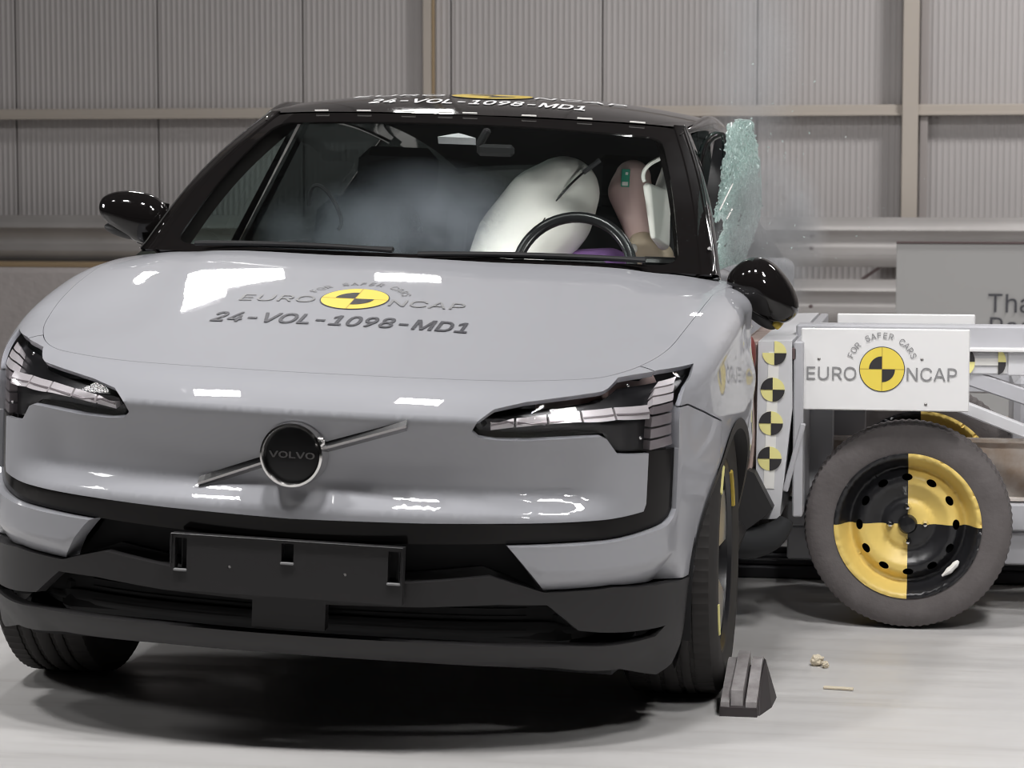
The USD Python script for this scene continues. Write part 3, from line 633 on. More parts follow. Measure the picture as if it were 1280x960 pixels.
# ---- door mirrors
def mirror_shell(flat=.42):
    m = trimesh.creation.icosphere(4); v = m.vertices.copy(); v = np.sign(v)*np.abs(v)**.86
    v = v*[.108, .075, .068]; v[:, 1] = np.where(v[:, 1] > 0, v[:, 1]*.35, v[:, 1]); v[:, 2] += .012*(v[:, 0]/.108); v[:, 2] *= 1-.25*np.clip(v[:, 0]/.108, -1, 1)
    m.vertices = v; return m
def place(m, rot, loc):
    m = m.copy(); m.apply_transform(trimesh.transformations.euler_matrix(*rot)); m.apply_translation(loc); return m
for sd, loc, rot in ((-1, (-.895, 1.53, 1.160), (0, .16, -.05)), (1, None, None)):
    sh = mirror_shell()
    if sd < 0:
        v = sh.vertices.copy(); v[:, 0] *= -1; sh.vertices = v; sh.faces = sh.faces[:, ::-1]
        mi = part('door_mirror', place(sh, rot, loc), 'gloss_black', smooth=True, label='gloss black door mirror on the far side')
        part('mirror_glass', place(bx((0, .030, 0), (.17, .004, .10), None, .002), rot, loc), 'chrome', mi)
        part('mirror_arm', cat(tube([(-.80, 1.50, 1.075), (-.83, 1.51, 1.085), (-.87, 1.53, 1.105)], [.020, .022, .030], 10), place(ell((0, -.002, -.05), (.085, .05, .022)), rot, loc)), 'dark_plastic', mi)
    else:
        loc, rot = np.array((.965, 1.36, .988)), (.30, .86, .10)
        sh.vertices = sh.vertices*[.96, 1.15, 1.0]
        mi = obj('door_mirror', place(sh, rot, loc), 'gloss_black', car, True, 'gloss black door mirror hanging askew on the struck side')
        obj('mirror_skirt', place(cat(ell((0.0, .0, -.046), (.096, .062, .034))), rot, loc), 'dark_plastic', mi, True)
        obj('mirror_glass', place(bx((-.01, .030, -.006), (.14, .004, .075), None, .002), rot, loc), 'lamp_black', mi)
        obj('mirror_repeater', place(bx((.088, -.012, -.030), (.022, .05, .018), None, .004), rot, loc), 'roof_yellow', mi)
        obj('mirror_arm', tube([(.80, 1.40, .965), (.85, 1.39, .955), (.90, 1.385, .945), (.935, 1.375, .955)], [.03, .028, .026, .028], 10), 'dark_plastic', mi, True)
        obj('mirror_trim', tube(place(trimesh.Trimesh([(-.09, -.03, -.075), (-.03, -.05, -.095), (.05, -.04, -.085), (.10, -.01, -.05)], [[0, 1, 2]]), rot, loc).vertices, .006, 8), 'tape_white', mi, True)

# ---- wheels
def tyre_mesh(R, W_, r0, seg=160, groove=.007, ribs=4, sipe=True):
    """tyre about the x axis, outer face at +W_/2"""
    h = W_/2; prof = [(r0, -h*.80), (r0+.012, -h*.90), ((r0+R)/2, -h*1.0), (R-.028, -h*.97), (R-.010, -h*.88)]
    xs = np.linspace(-h*.84, h*.84, 4*ribs+3); cut = set(np.linspace(4, 4*ribs-2, ribs).round().astype(int))
    xs2 = []
    for i, x in enumerate(xs):
        if i in cut: xs2 += [(R-.003, x-.006), (R-groove, x-.005), (R-groove, x+.005), (R-.003, x+.006)]
        else: xs2.append((R-.004*(abs(x)/h)**2*2, x))
    prof += xs2+[(R-.010, h*.88), (R-.028, h*.97), ((r0+R)/2, h*1.0), (r0+.012, h*.90), (r0, h*.80)]
    m = lathe(prof, seg); n = len(prof); v = m.vertices.reshape(seg, n, 3)
    if sipe:
        px = np.array([p[1] for p in prof]); pr = np.array([p[0] for p in prof]); sel = (pr > R-.03)
        for k in range(seg):
            if k % 2 == 0: v[k, sel, 1:] *= (1-.0035/R)
    m.vertices = v.reshape(-1, 3); return m
def wheel(u, w, zc, sd, front, name='wheel'):
    """road wheel of the car"""
    c = np.array((u-sd*.1225, w, zc)); R = .350
    T = lambda m: (setattr(m, 'vertices', (m.vertices*[sd, 1, 1]) + c), m)[1]
    rim = [lathe([(.225, -.09), (.235, -.10), (.240, .085), (.246, .100), (.240, .108), (.228, .098), (.222, .06), (.215, -.09)], 72), lathe([(0, .070), (.045, .074), (.06, .066), (.065, .03), (0, .02)], 30)]
    w_ = obj('wheel', T(cat(rim)), 'wheel_black', car, 40, 'front wheel beside the trolley' if (front and sd > 0) else None)
    sp = []
    for k in range(5):
        a = k*2*math.pi/5+.35; d = np.array((0, math.cos(a), math.sin(a))); q = np.array((0, -math.sin(a), math.cos(a)))
        m = man(manifold3d.Manifold.hull_points([tuple(d*.05+q*e+[x, 0, 0]) for e in (-.035, .035) for x in (.03, .068)]+[tuple(d*.232+q*e+[x, 0, 0]) for e in (-.075, .075) for x in (.05, .096)]))
        obj('spoke', T(m), 'rim_grey' if k % 2 == 0 else 'wheel_black', w_, False)
    if front and sd > 0:
        for a0 in (.4, 2.9):
            an = np.linspace(a0, a0+.5, 10); obj('paint_mark', T(tube(np.stack([np.full(10, .112), .246*np.cos(an), .246*np.sin(an)], -1), .006, 6)), 'roof_yellow', w_)
        for a0 in (2.2, 3.4):
            an = np.linspace(a0, a0+.28, 8); obj('paint_mark', T(tube(np.stack([np.full(8, .120), .30*np.cos(an), .30*np.sin(an)], -1), .006, 6)), 'target_yellow', w_)
    obj('brake_disc', T(lathe([(0, -.02), (.16, -.02), (.16, .005), (0, .005)], 40)), 'steel', w_)
    obj('tyre', T(tyre_mesh(R, .245, .232)), 'tyre', w_, 30)
for sd in (1, -1):
    wheel(sd*.915, .845, .348, sd, True); wheel(sd*.915, 3.495, .348, sd, False)

# ---- lettering
def flat(shape_pts): return Polygon(shape_pts)
def sector(r, a0, a1, n=20):
    a = np.linspace(a0, a1, n); return Polygon([(0, 0)]+[(r*math.cos(x), r*math.sin(x)) for x in a])
def logo(D):
    """round quartered mark between EURO and NCAP, with the line of small capitals above; D = the disc's diameter"""
    R = D/2; out = []
    disc = Point(0, 0).buffer(R, 48)
    out.append(('logo_ring', 'letter_dark', solid_flat(disc, .2*D), 0)); out.append(('logo_disc', 'YEL', solid_flat(Point(0, 0).buffer(R*.965, 48), .2*D), 1))
    for a in (math.pi/2, -math.pi/2): out.append(('logo_quarter', 'decal_black', solid_flat(sector(R*.57, a, a+math.pi/2), .2*D), 2))
    out.append(('logo_cross', 'roof_yellow', solid_flat(unary_union([sbox(-R*.96, -R*.022, R*.96, R*.022), sbox(-R*.022, -R*.96, R*.022, R*.96)]), .2*D), 1.5))
    h = .285*D
    for txt, side in (('EURO', -1), ('NCAP', 1)):
        t = meshkit.text_mesh(txt, h, .001); v = t.vertices; x0, x1 = v[:, 0].min(), v[:, 0].max(); L = 1.09*D
        v[:, 0] = (v[:, 0]-x0)/(x1-x0)*L+(R*1.08 if side > 0 else -R*1.12-L); v[:, 1] += -.245*D; t.vertices = v; out.append(('lettering', 'LET', t, 1))
    s = 'FOR SAFER CARS'; n = len(s); rr = R*1.36; hs_ = .132*D
    for i, ch in enumerate(s):
        if ch == ' ': continue
        a = math.radians(90+66-132*i/(n-1)); t = meshkit.text_mesh(ch, hs_, .001); v = t.vertices; v[:, 0] -= (v[:, 0].max()+v[:, 0].min())/2
        c, sn = math.cos(a-math.pi/2), math.sin(a-math.pi/2); x = v[:, 0].copy(); y = v[:, 1]+rr
        t.vertices = np.c_[c*x-sn*y, sn*x+c*y, v[:, 2]]; out.append(('small_lettering', 'LET', t, 1))
    return out
def solid_flat(g, h):
    A, t = tri2d(g, h); return trimesh.Trimesh(np.c_[A, np.zeros(len(A))], t, process=False)
def lay(items, f, parent, lift=.0006, sub=None, yellow='decal_yellow', let='letter_grey', rolled=True):
    """lay flat lettering on a surface: f(x, y, height) to 3-d"""
    small = []
    for name, mat, m, lv in items:
        mat = {'YEL': yellow, 'LET': let}.get(mat, mat); v = m.vertices; q = trimesh.Trimesh(f(v[:, 0], v[:, 1], lift*(1+lv)+.4*v[:, 2]), m.faces, process=False)
        if name == 'small_lettering': small.append(q); continue
        obj(name, roll(q) if rolled else q, mat, parent, False)
    if small: obj('lettering', roll(cat(small)) if rolled else cat(small), let, parent, False)
bonnet = stage.GetPrimAtPath('/World/car/bonnet')
def on_hood(u0, w0):
    def f(x, y, o):
        u, w = u0+np.asarray(x), w0+np.asarray(y); return np.stack([u, w, hood_z(u, w)+o+.0008], -1)
    return f
lay([(a, b, (setattr(m, 'vertices', m.vertices*[1, 1.08, 1]), m)[1], l) for a, b, m, l in logo(.174)], on_hood(-.038, .703), bonnet, let='letter_grey')
def line(txt, W_, h, bold=True):
    t = meshkit.text_mesh(txt, h, .001, bold); v = t.vertices; x0, x1 = v[:, 0].min(), v[:, 0].max(); v[:, 0] = ((v[:, 0]-x0)/(x1-x0)-.5)*W_; t.vertices = v; return [('lettering', 'LET', t, 1)]
lay(line('24-VOL-1098-MD1', .635, .078), on_hood(-.024, .470), bonnet, let='letter_dark')
def on_roof(u0, w0):
    def f(x, y, o):
        u, w = u0+np.asarray(x), w0+np.asarray(y); a = u/re_f(w); P = roof_P(a, w); return P+np.array([0, 0, 1.])*(np.asarray(o)+.001)[..., None]
    return f
lay([q for q in logo(.26) if q[0] != 'small_lettering'], on_roof(.0, 2.27), rf, yellow='roof_yellow', let='letter_white')
lay(line('24-VOL-1098-MD1', .66, .085), on_roof(.0, 2.00), rf, let='letter_white')

# ---- inside the cabin
part('dashboard', cat(bx((0, 1.56, .90), (1.36, .50, .26), None, .08), bx((.34, 1.66, 1.03), (.36, .16, .06), None, .02)), 'fabric_dark')
part('added_cabin_lamp', place(cat(bx((0, -.03, 0), (.17, .04, .09), None, .008), bx((0, -.01, .043), (.17, .03, .008)), bx((0, -.02, -.05), (.03, .03, .04))), (.30, 0, -.33), (-.02, 1.715, 1.035)), 'lamp_black')  # housing made for the added cabin light
part('added_cabin_lamp', place(cat(bx((0, -.03, 0), (.10, .04, .07), None, .008), bx((0, -.02, -.05), (.03, .03, .05))), (.25, 0, .22), (.615, 1.615, 1.075)), 'lamp_black')  # housing made for the second added cabin light
def ring_at(c, r, r2, tilt, n=48):
    an = np.linspace(0, 2*math.pi, n, endpoint=False); P = np.stack([r*np.cos(an), np.zeros(n), r*np.sin(an)], -1)
    m = tube(P, r2, 12, closed=True); m.apply_transform(trimesh.transformations.rotation_matrix(tilt, (1, 0, 0))); m.apply_translation(c); return m
swc = (.338, 1.86, 1.040)
sw = part('steering_wheel', ring_at(swc, .172, .0165, -.40), 'lamp_black', smooth=True)
part('steering_hub', place(cat(bx((0, 0, -.01), (.20, .06, .12), None, .03), bx((0, .01, -.01), (.32, .02, .035), None, .008), bx((0, .01, -.09), (.04, .02, .14), None, .008)), (-.40, 0, 0), swc), 'fabric_dark', sw)
part('steering_column', tube([(.338, 1.66, .93), (.338, 1.84, 1.02)], .04), 'fabric_dark', sw)
def seat(u):
    st = part('seat', cat(place(bx((0, 0, 0), (.50, .14, .66), None, .05), (-.28, 0, 0), (u, 2.52, .90)), bx((u, 2.22, .56), (.50, .56, .18), None, .06)), 'fabric_dark')
    part('headrest', place(bx((0, 0, 0), (.27, .09, .18), None, .04), (-.2, 0, 0), (u, 2.66, 1.30)), 'fabric_dark', st)
    part('headrest_post', cat(tube([(u-.06, 2.62, 1.16), (u-.06, 2.65, 1.26)], .006), tube([(u+.06, 2.62, 1.16), (u+.06, 2.65, 1.26)], .006)), 'steel', st)
seat(-.38); seat(.40)
part('rear_bench', cat(bx((0, 3.35, .86), (1.15, .18, .66), None, .06), bx((0, 3.0, .55), (1.15, .5, .2), None, .06)), 'fabric_dark')
# airbags
ab = blob({'a': ((.06, 2.22, 1.00), .12), 'b': ((.115, 2.22, 1.10), .145), 'c': ((.19, 2.23, 1.20), .148), 'd': ((.235, 2.25, 1.265), .115), 'e': ((.02, 2.2, 1.0), .08)}, [('a', 'b'), ('b', 'c'), ('c', 'd'), ('e', 'b')], .022, 14)
v = ab.vertices; v[:, 1] += 0; ab.vertices = v+ab.vertex_normals*(.006*(meshkit.fbm(v*9, 3)-.5))[:, None]
ai = part('airbag', ab, 'airbag', smooth=True, label='plump off-white centre airbag')
part('airbag_seam', tube([(.315, 2.165, 1.335), (.275, 2.125, 1.29), (.235, 2.10, 1.235), (.20, 2.085, 1.17), (.17, 2.08, 1.11)], .0035, 6, res=24), 'lamp_black', ai)
part('airbag_tether', tube([(.36, 2.16, 1.37), (.335, 2.16, 1.35), (.31, 2.165, 1.33)], .008, 6), 'fabric_dark', ai)
ca = blob({'a': ((.530, 1.98, 1.295), .013), 'b': ((.540, 2.25, 1.26), .030), 'c': ((.55, 2.5, 1.24), .035), 'd': ((.548, 2.02, 1.15), .008), 'e': ((.55, 2.5, 1.38), .03), 'f': ((.548, 2.3, 1.12), .02)}, [('a', 'b', 'd', 'f'), ('b', 'c', 'e')], .014, 8)
ci = part('airbag', ca, 'airbag', smooth=True, label='white side airbag beside the dummy head')
part('airbag_strap', tube([(.60, 2.0, 1.42), (.57, 2.0, 1.385), (.53, 1.99, 1.36), (.515, 1.99, 1.335), (.52, 1.99, 1.31)], .006, 6, res=16), 'airbag', ci)
part('grab_handle', tube([(-.50, 1.98, 1.20), (-.46, 1.95, 1.26), (-.42, 1.96, 1.22), (-.41, 2.0, 1.13)], .006, 6, res=20), 'fabric_dark')
# shattered side window and the sprung window frame on the struck side
def crushed(a, b):
    u = (.742+.052*b)+a*(.030+.050*np.sin(np.pi*np.clip(b*.78+.26, 0, 1)))
    w = 1.62+.62*a+.06*np.sin(b*5); z = 1.065+.425*b+.015*a
    P = np.stack([u, w, z], -1); nn = meshkit.fbm(P*[9, 9, 9], 3, 4)-.5; nn2 = meshkit.fbm(P*[30, 30, 30], 2, 9)-.5
    P[..., 0] += .018*nn+.010*nn2; return P
ge = np.random.default_rng(3); pa = ge.random((2600, 2)); tri = Delaunay(pa).simplices; cen = pa[tri].mean(1)
edge_n = meshkit.fbm(np.c_[cen*7, np.zeros(len(cen))], 3, 2)
keep = (np.minimum.reduce([cen[:, 0], 1-cen[:, 0], 1-cen[:, 1]])+.10*(edge_n-.45) > .02) & ~((cen[:, 1] < .35) & (cen[:, 0] < .25) & (edge_n > .5))
P = crushed(pa[:, 0], pa[:, 1]); V, Fc = [], []
for t in tri[keep]:
    q = P[t]; c = q.mean(0); q = c+(q-c)*.94; n = np.cross(q[1]-q[0], q[2]-q[0]); n /= max(np.linalg.norm(n), 1e-9)
    q = q+n*ge.normal(0, .0022)+ge.normal(0, .0012, (3, 3)); k = len(V)*6; V.append(np.vstack([q, q-n*.003])); Fc += [(k, k+1, k+2), (k+5, k+4, k+3), (k, k+3, k+1), (k+1, k+3, k+4), (k+1, k+4, k+2), (k+2, k+4, k+5), (k+2, k+5, k), (k, k+5, k+3)]
part('shattered_window', trimesh.Trimesh(np.vstack(V), Fc, process=False), 'broken_glass', smooth=False, label='shattered greenish side window bulging outwards')
fr = [(.672, 1.96, 1.10), (.678, 1.98, 1.25), (.690, 1.99, 1.38), (.712, 2.0, 1.445), (.742, 2.02, 1.458), (.756, 2.04, 1.42), (.760, 2.06, 1.33), (.758, 2.05, 1.22), (.742, 2.02, 1.12), (.722, 1.99, 1.06)]
wf = part('window_frame', tube(fr, .0075, 8, res=60), 'gloss_black', smooth=True, label='sprung black door window frame')
part('frame_seal', tube([(p[0]-.008, p[1]-.05, p[2]+.004) for p in fr[:7]], .004, 8, res=40), 'side_glass', wf, smooth=True)
part('frame_panel', solid(Polygon([(.715, 1.44), (.74, 1.452), (.754, 1.415), (.758, 1.33), (.754, 1.22), (.735, 1.10), (.705, 1.10), (.700, 1.30)]), .03, lambda A: np.c_[A[:, 0], 2.05+0*A[:, 0], A[:, 1]], lambda A: np.c_[A[:, 0], 2.09+0*A[:, 0], A[:, 1]]), 'lamp_black', wf)
part('trim_strip', tube([(.775, 1.40, 1.14), (.79, 1.44, 1.10), (.80, 1.46, 1.06), (.805, 1.47, 1.02)], .005, 8, res=14), 'chrome')
part('door_edge', cat(bx((.80, 1.62, .98), (.10, .30, .06), (0, .3, .1), .02), bx((.83, 1.50, .88), (.05, .22, .16), (.2, .2, 0), .02)), 'paint', label='crumpled upper edge of the struck door')
part('sill_trim', cat(bx((.83, 1.55, .30), (.10, .5, .16), (0, .3, 0), .02)), 'black_plastic')

# ================================================================ the crash dummy
dm = thing('crash_test_dummy', 'crash test dummy with brown head and purple clothing leaning in the driver seat', 'dummy')
J = {'top': ((.432, 2.40, 1.318), .058), 'head': ((.425, 2.40, 1.275), .070), 'jaw': ((.446, 2.37, 1.205), .052), 'neck': ((.475, 2.40, 1.13), .048), 'neck2': ((.478, 2.42, 1.08), .05),
     'chest': ((.44, 2.42, .95), .125), 'shl': ((.60, 2.42, 1.02), .06), 'shr': ((.27, 2.42, 1.02), .06), 'waist': ((.40, 2.40, .74), .12), 'hip': ((.40, 2.34, .66), .13),
     'kl': ((.52, 1.94, .70), .07), 'kr': ((.30, 1.94, .70), .07), 'fl': ((.52, 1.72, .36), .05), 'fr': ((.30, 1.72, .36), .05), 'el': ((.62, 2.24, .82), .042), 'er': ((.24, 2.24, .82), .042), 'hl': ((.50, 2.02, .98), .03), 'hr': ((.22, 2.02, .96), .03)}
bo = [('top', 'head'), ('head', 'jaw'), ('jaw', 'neck'), ('neck', 'neck2'), ('neck2', 'chest'), ('chest', 'shl'), ('chest', 'shr'), ('chest', 'waist'), ('waist', 'hip'), ('hip', 'kl'), ('hip', 'kr'), ('kl', 'fl'), ('kr', 'fr'), ('shl', 'el'), ('shr', 'er'), ('el', 'hl'), ('er', 'hr')]
obj('body', roll(blob(J, bo, .02, 10)), 'dummy_skin', dm, True)
obj('neck_collar', roll(blob({'a': ((.475, 2.355, 1.115), .042), 'b': ((.525, 2.38, 1.075), .05), 'c': ((.455, 2.36, 1.06), .05)}, [('a', 'b'), ('a', 'c')], .014, 6)), 'dummy_beige', dm, True, 'beige neck collar')
obj('collar_bolt', roll(ell((.455, 2.31, 1.10), (.012, .012, .016), sub=2)), 'tape_white', dm, True)
obj('suit', roll(blob({'a': ((.44, 2.40, .95), .135), 'b': ((.40, 2.38, .74), .13), 'l': ((.585, 2.41, 1.005), .07), 'r': ((.29, 2.41, 1.005), .07)}, [('a', 'b'), ('a', 'l'), ('a', 'r')], .02, 8)), 'purple_cloth', dm, True, 'purple suit')
obj('sleeve', roll(blob({'a': ((.305, 2.24, 1.02), .075), 'b': ((.40, 2.18, 1.035), .07), 'c': ((.27, 2.36, 1.0), .07)}, [('a', 'b'), ('a', 'c')], .018, 8)), 'purple_cloth', dm, True)
obj('head_tag', roll(bx((.418, 2.330, 1.318), (.026, .006, .055), (-.08, 0, -.1), .001)), 'green_tag', dm, False, 'green sticker on the head')
for c, d in (((.418, 2.3255, 1.300), (.018, .003, .012)), ((.422, 2.3255, 1.332), (.008, .003, .008))): obj('tag_print', roll(bx(c, d, (-.08, 0, -.1))), 'tape_white', dm, False)

# ================================================================ the mobile barrier trolley
tr = thing('barrier_trolley', 'white and grey steel crash trolley with checkered targets ramming the car side', 'crash trolley')
def tpoly(name, pts, y0, y1, mat, parent=None, label=None, bevel=0):
    m = solid(Polygon(pts), .2, lambda A: np.c_[A[:, 0], np.full(len(A), y0), A[:, 1]], lambda A: np.c_[A[:, 0], np.full(len(A), y1), A[:, 1]])
    return obj(name, m, mat, parent or tr, False, label)
# honeycomb face, crushed against the door, in uneven upright ridges
hx = []
for i in range(5):
    x = .872+.010*i; y0 = 1.735-.004*i
    hx.append(bx((x, 2.45, .60), (.006, 1.44, .44+.02*(i % 2)), (0, .02*(i % 3-1), 0), .002))
obj('honeycomb_face', cat(bx((.897, 2.46, .60), (.048, 1.44, .46), None, .004), hx), 'honeycomb', tr, label='dusty brown honeycomb face of the barrier')
obj('crushed_foil', cat(tube([(.879, 1.70, .82), (.884, 1.695, .70), (.880, 1.70, .58), (.889, 1.69, .46)], .007, 8, res=20), tube([(.900, 1.70, .80), (.903, 1.692, .66), (.905, 1.70, .52), (.897, 1.69, .45)], .006, 8, res=20)), 'honeycomb', tr)
obj('red_reflector', ell((.899, 1.685, .79), (.016, .02, .055), sub=3), 'red_bit', tr, True, 'dark red strip at the top of the honeycomb')
sp = tpoly('side_plate', [(.920, .829), (1.015, .832), (1.018, .64), (1.010, .57), (.996, .435), (.984, .325), (.915, .319)], 1.70, 3.2, 'trolley_light')
tpoly('tape_strip', [(.950, .80), (.980, .80), (.968, .41), (.938, .41)], 1.698, 1.6995, 'tape_white')
for (x, z, full) in ((.966, .797, False), (.962, .693, True), (.958, .597, True), (.955, .496, True)):
    r = .034
    f = lambda y: (lambda A: np.c_[A[:, 0]+x, np.full(len(A), y), A[:, 1]+z])
    base = Point(0, 0).buffer(r, 32) if full else unary_union([sector(r, -math.pi/2, math.pi/2), sector(r, math.pi, 1.5*math.pi)])
    tg = obj('target', solid(base, .02, f(1.6965), f(1.6975)), 'target_yellow', tr, False)
    for a in ((math.pi/2, -math.pi/2) if full else (-math.pi/2,)):
        obj('target_quarter', solid(sector(r*1.0, a, a+math.pi/2), .02, f(1.6950), f(1.6960)), 'decal_black', tg, False)
# mounting wall and frame
obj('mounting_plate', bx((1.034, 2.45, .58), (.028, 1.50, .50), None, .004), 'trolley_grey', tr)
obj('mounting_rib', cat(bx((1.024, 1.71, .50), (.016, .03, .20), (0, .25, 0), .003)), 'trolley_grey', tr)
obj('corner_bracket', cat(bx((1.022, 1.71, .795), (.014, .02, .035), None, .003)), 'sign_edge', tr)
wp_ = obj('sign_board', bx((1.2745, 1.733, .751), (.471, .014, .232), None, .003), 'white_board', tr, label='white board with round yellow mark and lettering')
lay(logo(.128), lambda x, y, o: np.stack([1.267+np.asarray(x), 1.7255-np.asarray(o)-.0004, .753+np.asarray(y)], -1), wp_, rolled=False, let='letter_grey')
for (x, z) in ((1.09, .78), (1.378, .782), (1.39, .655)): obj('board_screw', ell((x, 1.726, z), (.0045, .003, .0045), sub=2), 'steel', wp_)
for y, z in ((2.02, .828), (3.0, .62)): obj('long_beam', bx((1.90, y, z), (1.78, .10, .072), None, .006), 'trolley_grey', tr)
obj('beam_ledge', bx((1.90, 1.945, .797), (1.70, .06, .010), None, .002), 'white_board', tr)
obj('second_beam', cat(bx((1.90, 1.97, .758), (1.70, .06, .068), None, .005), bx((1.645, 1.938, .758), (.05, .01, .07), None, .003)), 'trolley_light', tr)
obj('cross_board', bx((1.325, 2.22, .865), (.410, .02, .036), None, .003), 'white_board', tr)
for x in (1.16, 2.6): obj('cross_beam', bx((x, 2.45, .72), (.10, 1.2, .08), None, .006), 'trolley_grey', tr)
obj('beam_bolt', cat(ell((1.045, 1.96, .845), (.006, .006, .006), sub=2), ell((1.062, 1.96, .85), (.005, .005, .007), sub=2)), 'chrome', tr)
tpoly('target_band', [(1.515, .772), (1.60, .772), (1.60, .752), (1.515, .752)], 1.936, 1.938, 'tape_white')
for (x, sg_) in ((1.505, 1), (1.593, 0)):
    f = lambda y: (lambda A: np.c_[A[:, 0]*.62+x, np.full(len(A), y), A[:, 1]+.762])
    tg = obj('target', solid(Point(0, 0).buffer(.036, 32) if sg_ else unary_union([sector(.036, 0, math.pi/2), sector(.036, -math.pi/2, 0)]), .02, f(1.9345), f(1.9355)), 'target_yellow', tr, False)
    obj('target_quarter', solid(sector(.036, 0, math.pi/2) if sg_ else sector(.036, -math.pi/2, 0), .02, f(1.9335), f(1.934)), 'decal_black', tg, False)
obj('strut', beam((1.42, 1.97, .745), (2.30, 1.97, .45), .05, .046, .004), 'trolley_grey', tr)
obj('strut', beam((1.40, 1.88, .672), (2.20, 1.88, .365), .05, .036, .004), 'trolley_light', tr)
obj('frame_channel', cat(bx((1.86, 2.18, .425), (1.64, .06, .165), None, .004), bx((1.86, 2.14, .513), (1.64, .04, .012), None, .002), bx((1.86, 2.14, .34), (1.64, .04, .012), None, .002)), 'rusty_beam', tr, label='scuffed beige steel channel')
obj('frame_channel', bx((1.86, 2.95, .425), (1.64, .06, .165), None, .004), 'rusty_beam', tr)
obj('lower_beam', cat(bx((1.84, 2.13, .290), (1.72, .08, .080), None, .005), bx((1.84, 2.15, .195), (1.72, .06, .10), None, .005)), 'trolley_grey', tr)
obj('lower_beam', bx((1.84, 3.0, .25), (1.72, .08, .16), None, .005), 'trolley_grey', tr)
obj('gusset', bx((1.075, 2.10, .48), (.085, .03, .30), None, .004), 'trolley_light', tr)
obj('gusset', bx((1.16, 2.2, .56), (.10, .03, .14), None, .004), 'trolley_grey', tr)
obj('ballast_box', bx((2.1, 2.6, .52), (.9, .6, .34), None, .02), 'trolley_grey', tr)
obj('axle', bx((1.345, 2.5, .31), (.07, 1.3, .07), None, .006), 'dark_plastic', tr)
def trolley_wheel(cx, y, cz, R, rr, old=True):
    """steel wheel quartered in yellow and black; turns about y, outer face towards -y"""
    T = lambda m: (setattr(m, 'vertices', m.vertices[:, [1, 0, 2]]*[1, -1, 1]+[cx, y, cz]), m.invert(), m)[-1]    # x -> -y, so the lathe's +x faces the camera
    ty = tyre_mesh(R, .19, rr-.010, 180, .006, 4); w = obj('wheel', T(ty), 'old_tyre', tr, 30)
    # dished disc with oval holes, in four painted quarters
    prof = np.array([(rr+.004, .082), (rr+.006, .090), (rr-.002, .094), (rr-.010, .086), (rr-.020, .060), (rr-.032, .030), (rr-.042, .022), (rr-.050, .034), (rr-.062, .050), (rr-.085, .052), (rr-.105, .038), (.075, .026), (.066, .034), (.052, .036), (.034, .036), (.0, .036)])
    k = np.r_[0, np.cumsum(np.linalg.norm(np.diff(prof, axis=0), axis=1))]; rf_ = PchipInterpolator(k, prof)
    order = np.argsort(prof[:, 0]); d_of_r = lambda r: np.interp(r, np.r_[prof[order, 0]], np.r_[prof[order, 1]])
    for q in range(4):
        a0 = q*math.pi/2; g = sector(rr+.006, a0, a0+math.pi/2, 40).difference(Point(0, 0).buffer(.022))
        for h in range(12):
            ha = h*2*math.pi/12+.02; o = affinity.rotate(affinity.scale(Point(0, 0).buffer(1, 12), .0098, .0150), math.degrees(ha), origin=(0, 0)); o = affinity.translate(o, (rr-.066)*math.cos(ha), (rr-.066)*math.sin(ha)); g = g.difference(o)
        f = lambda dd: (lambda A: np.c_[d_of_r(np.hypot(A[:, 0], A[:, 1]))-dd, A[:, 0], A[:, 1]])
        m = solid(g, .0075, f(0), f(.004)); obj('wheel_quarter', T(m), 'wheel_yellow' if q in (0, 2) else 'wheel_black', w, 50, 'yellow quarter of the wheel' if q in (0, 2) else 'black quarter of the wheel')
    obj('wheel_back', T(lathe([(0, -.02), (rr-.02, -.02), (rr-.02, -.012), (0, -.012)], 40)), 'void_black', w)
    obj('hub_cap', T(lathe([(0, .062), (.022, .058), (.027, .050), (.028, .03), (0, .03)], 28)), 'lamp_black', w, 40)
    for h in range(4):
        a = math.pi/4*2*h+.02; n_ = lathe([(0, .060), (.006, .059), (.0105, .050), (.012, .034), (0, .034)], 6); n_.apply_translation((0, .050*math.cos(a), .050*math.sin(a))); obj('wheel_nut', T(n_), 'chrome', w)
    return w
tw = trolley_wheel(1.343, 1.875, .299, .298, .203)
m = tube([(1.343+.178*math.cos(a), 1.875-.078, .305+.178*math.sin(a)) for a in np.linspace(-.62, -.98, 10)], [.004, .010, .008, .011, .006, .003], 8, res=None); obj('paint_chip', m, 'tape_white', tw)
w2 = trolley_wheel(1.371, 2.56, .326, .325, .235)
# black pieces of trim trapped under the barrier face
tpoly('rubber_block', [(.864, .44), (.900, .47), (.918, .462), (.970, .362), (.955, .345), (.895, .30), (.864, .30)], 1.62, 1.80, 'black_plastic', label='torn black plastic block under the barrier face')
obj('rubber_skirt', tube([(.85, 1.66, .275), (.91, 1.66, .262), (.965, 1.665, .28), (1.005, 1.68, .325)], [.055, .048, .040, .022], 12, res=20), 'fabric_dark', tr, True)

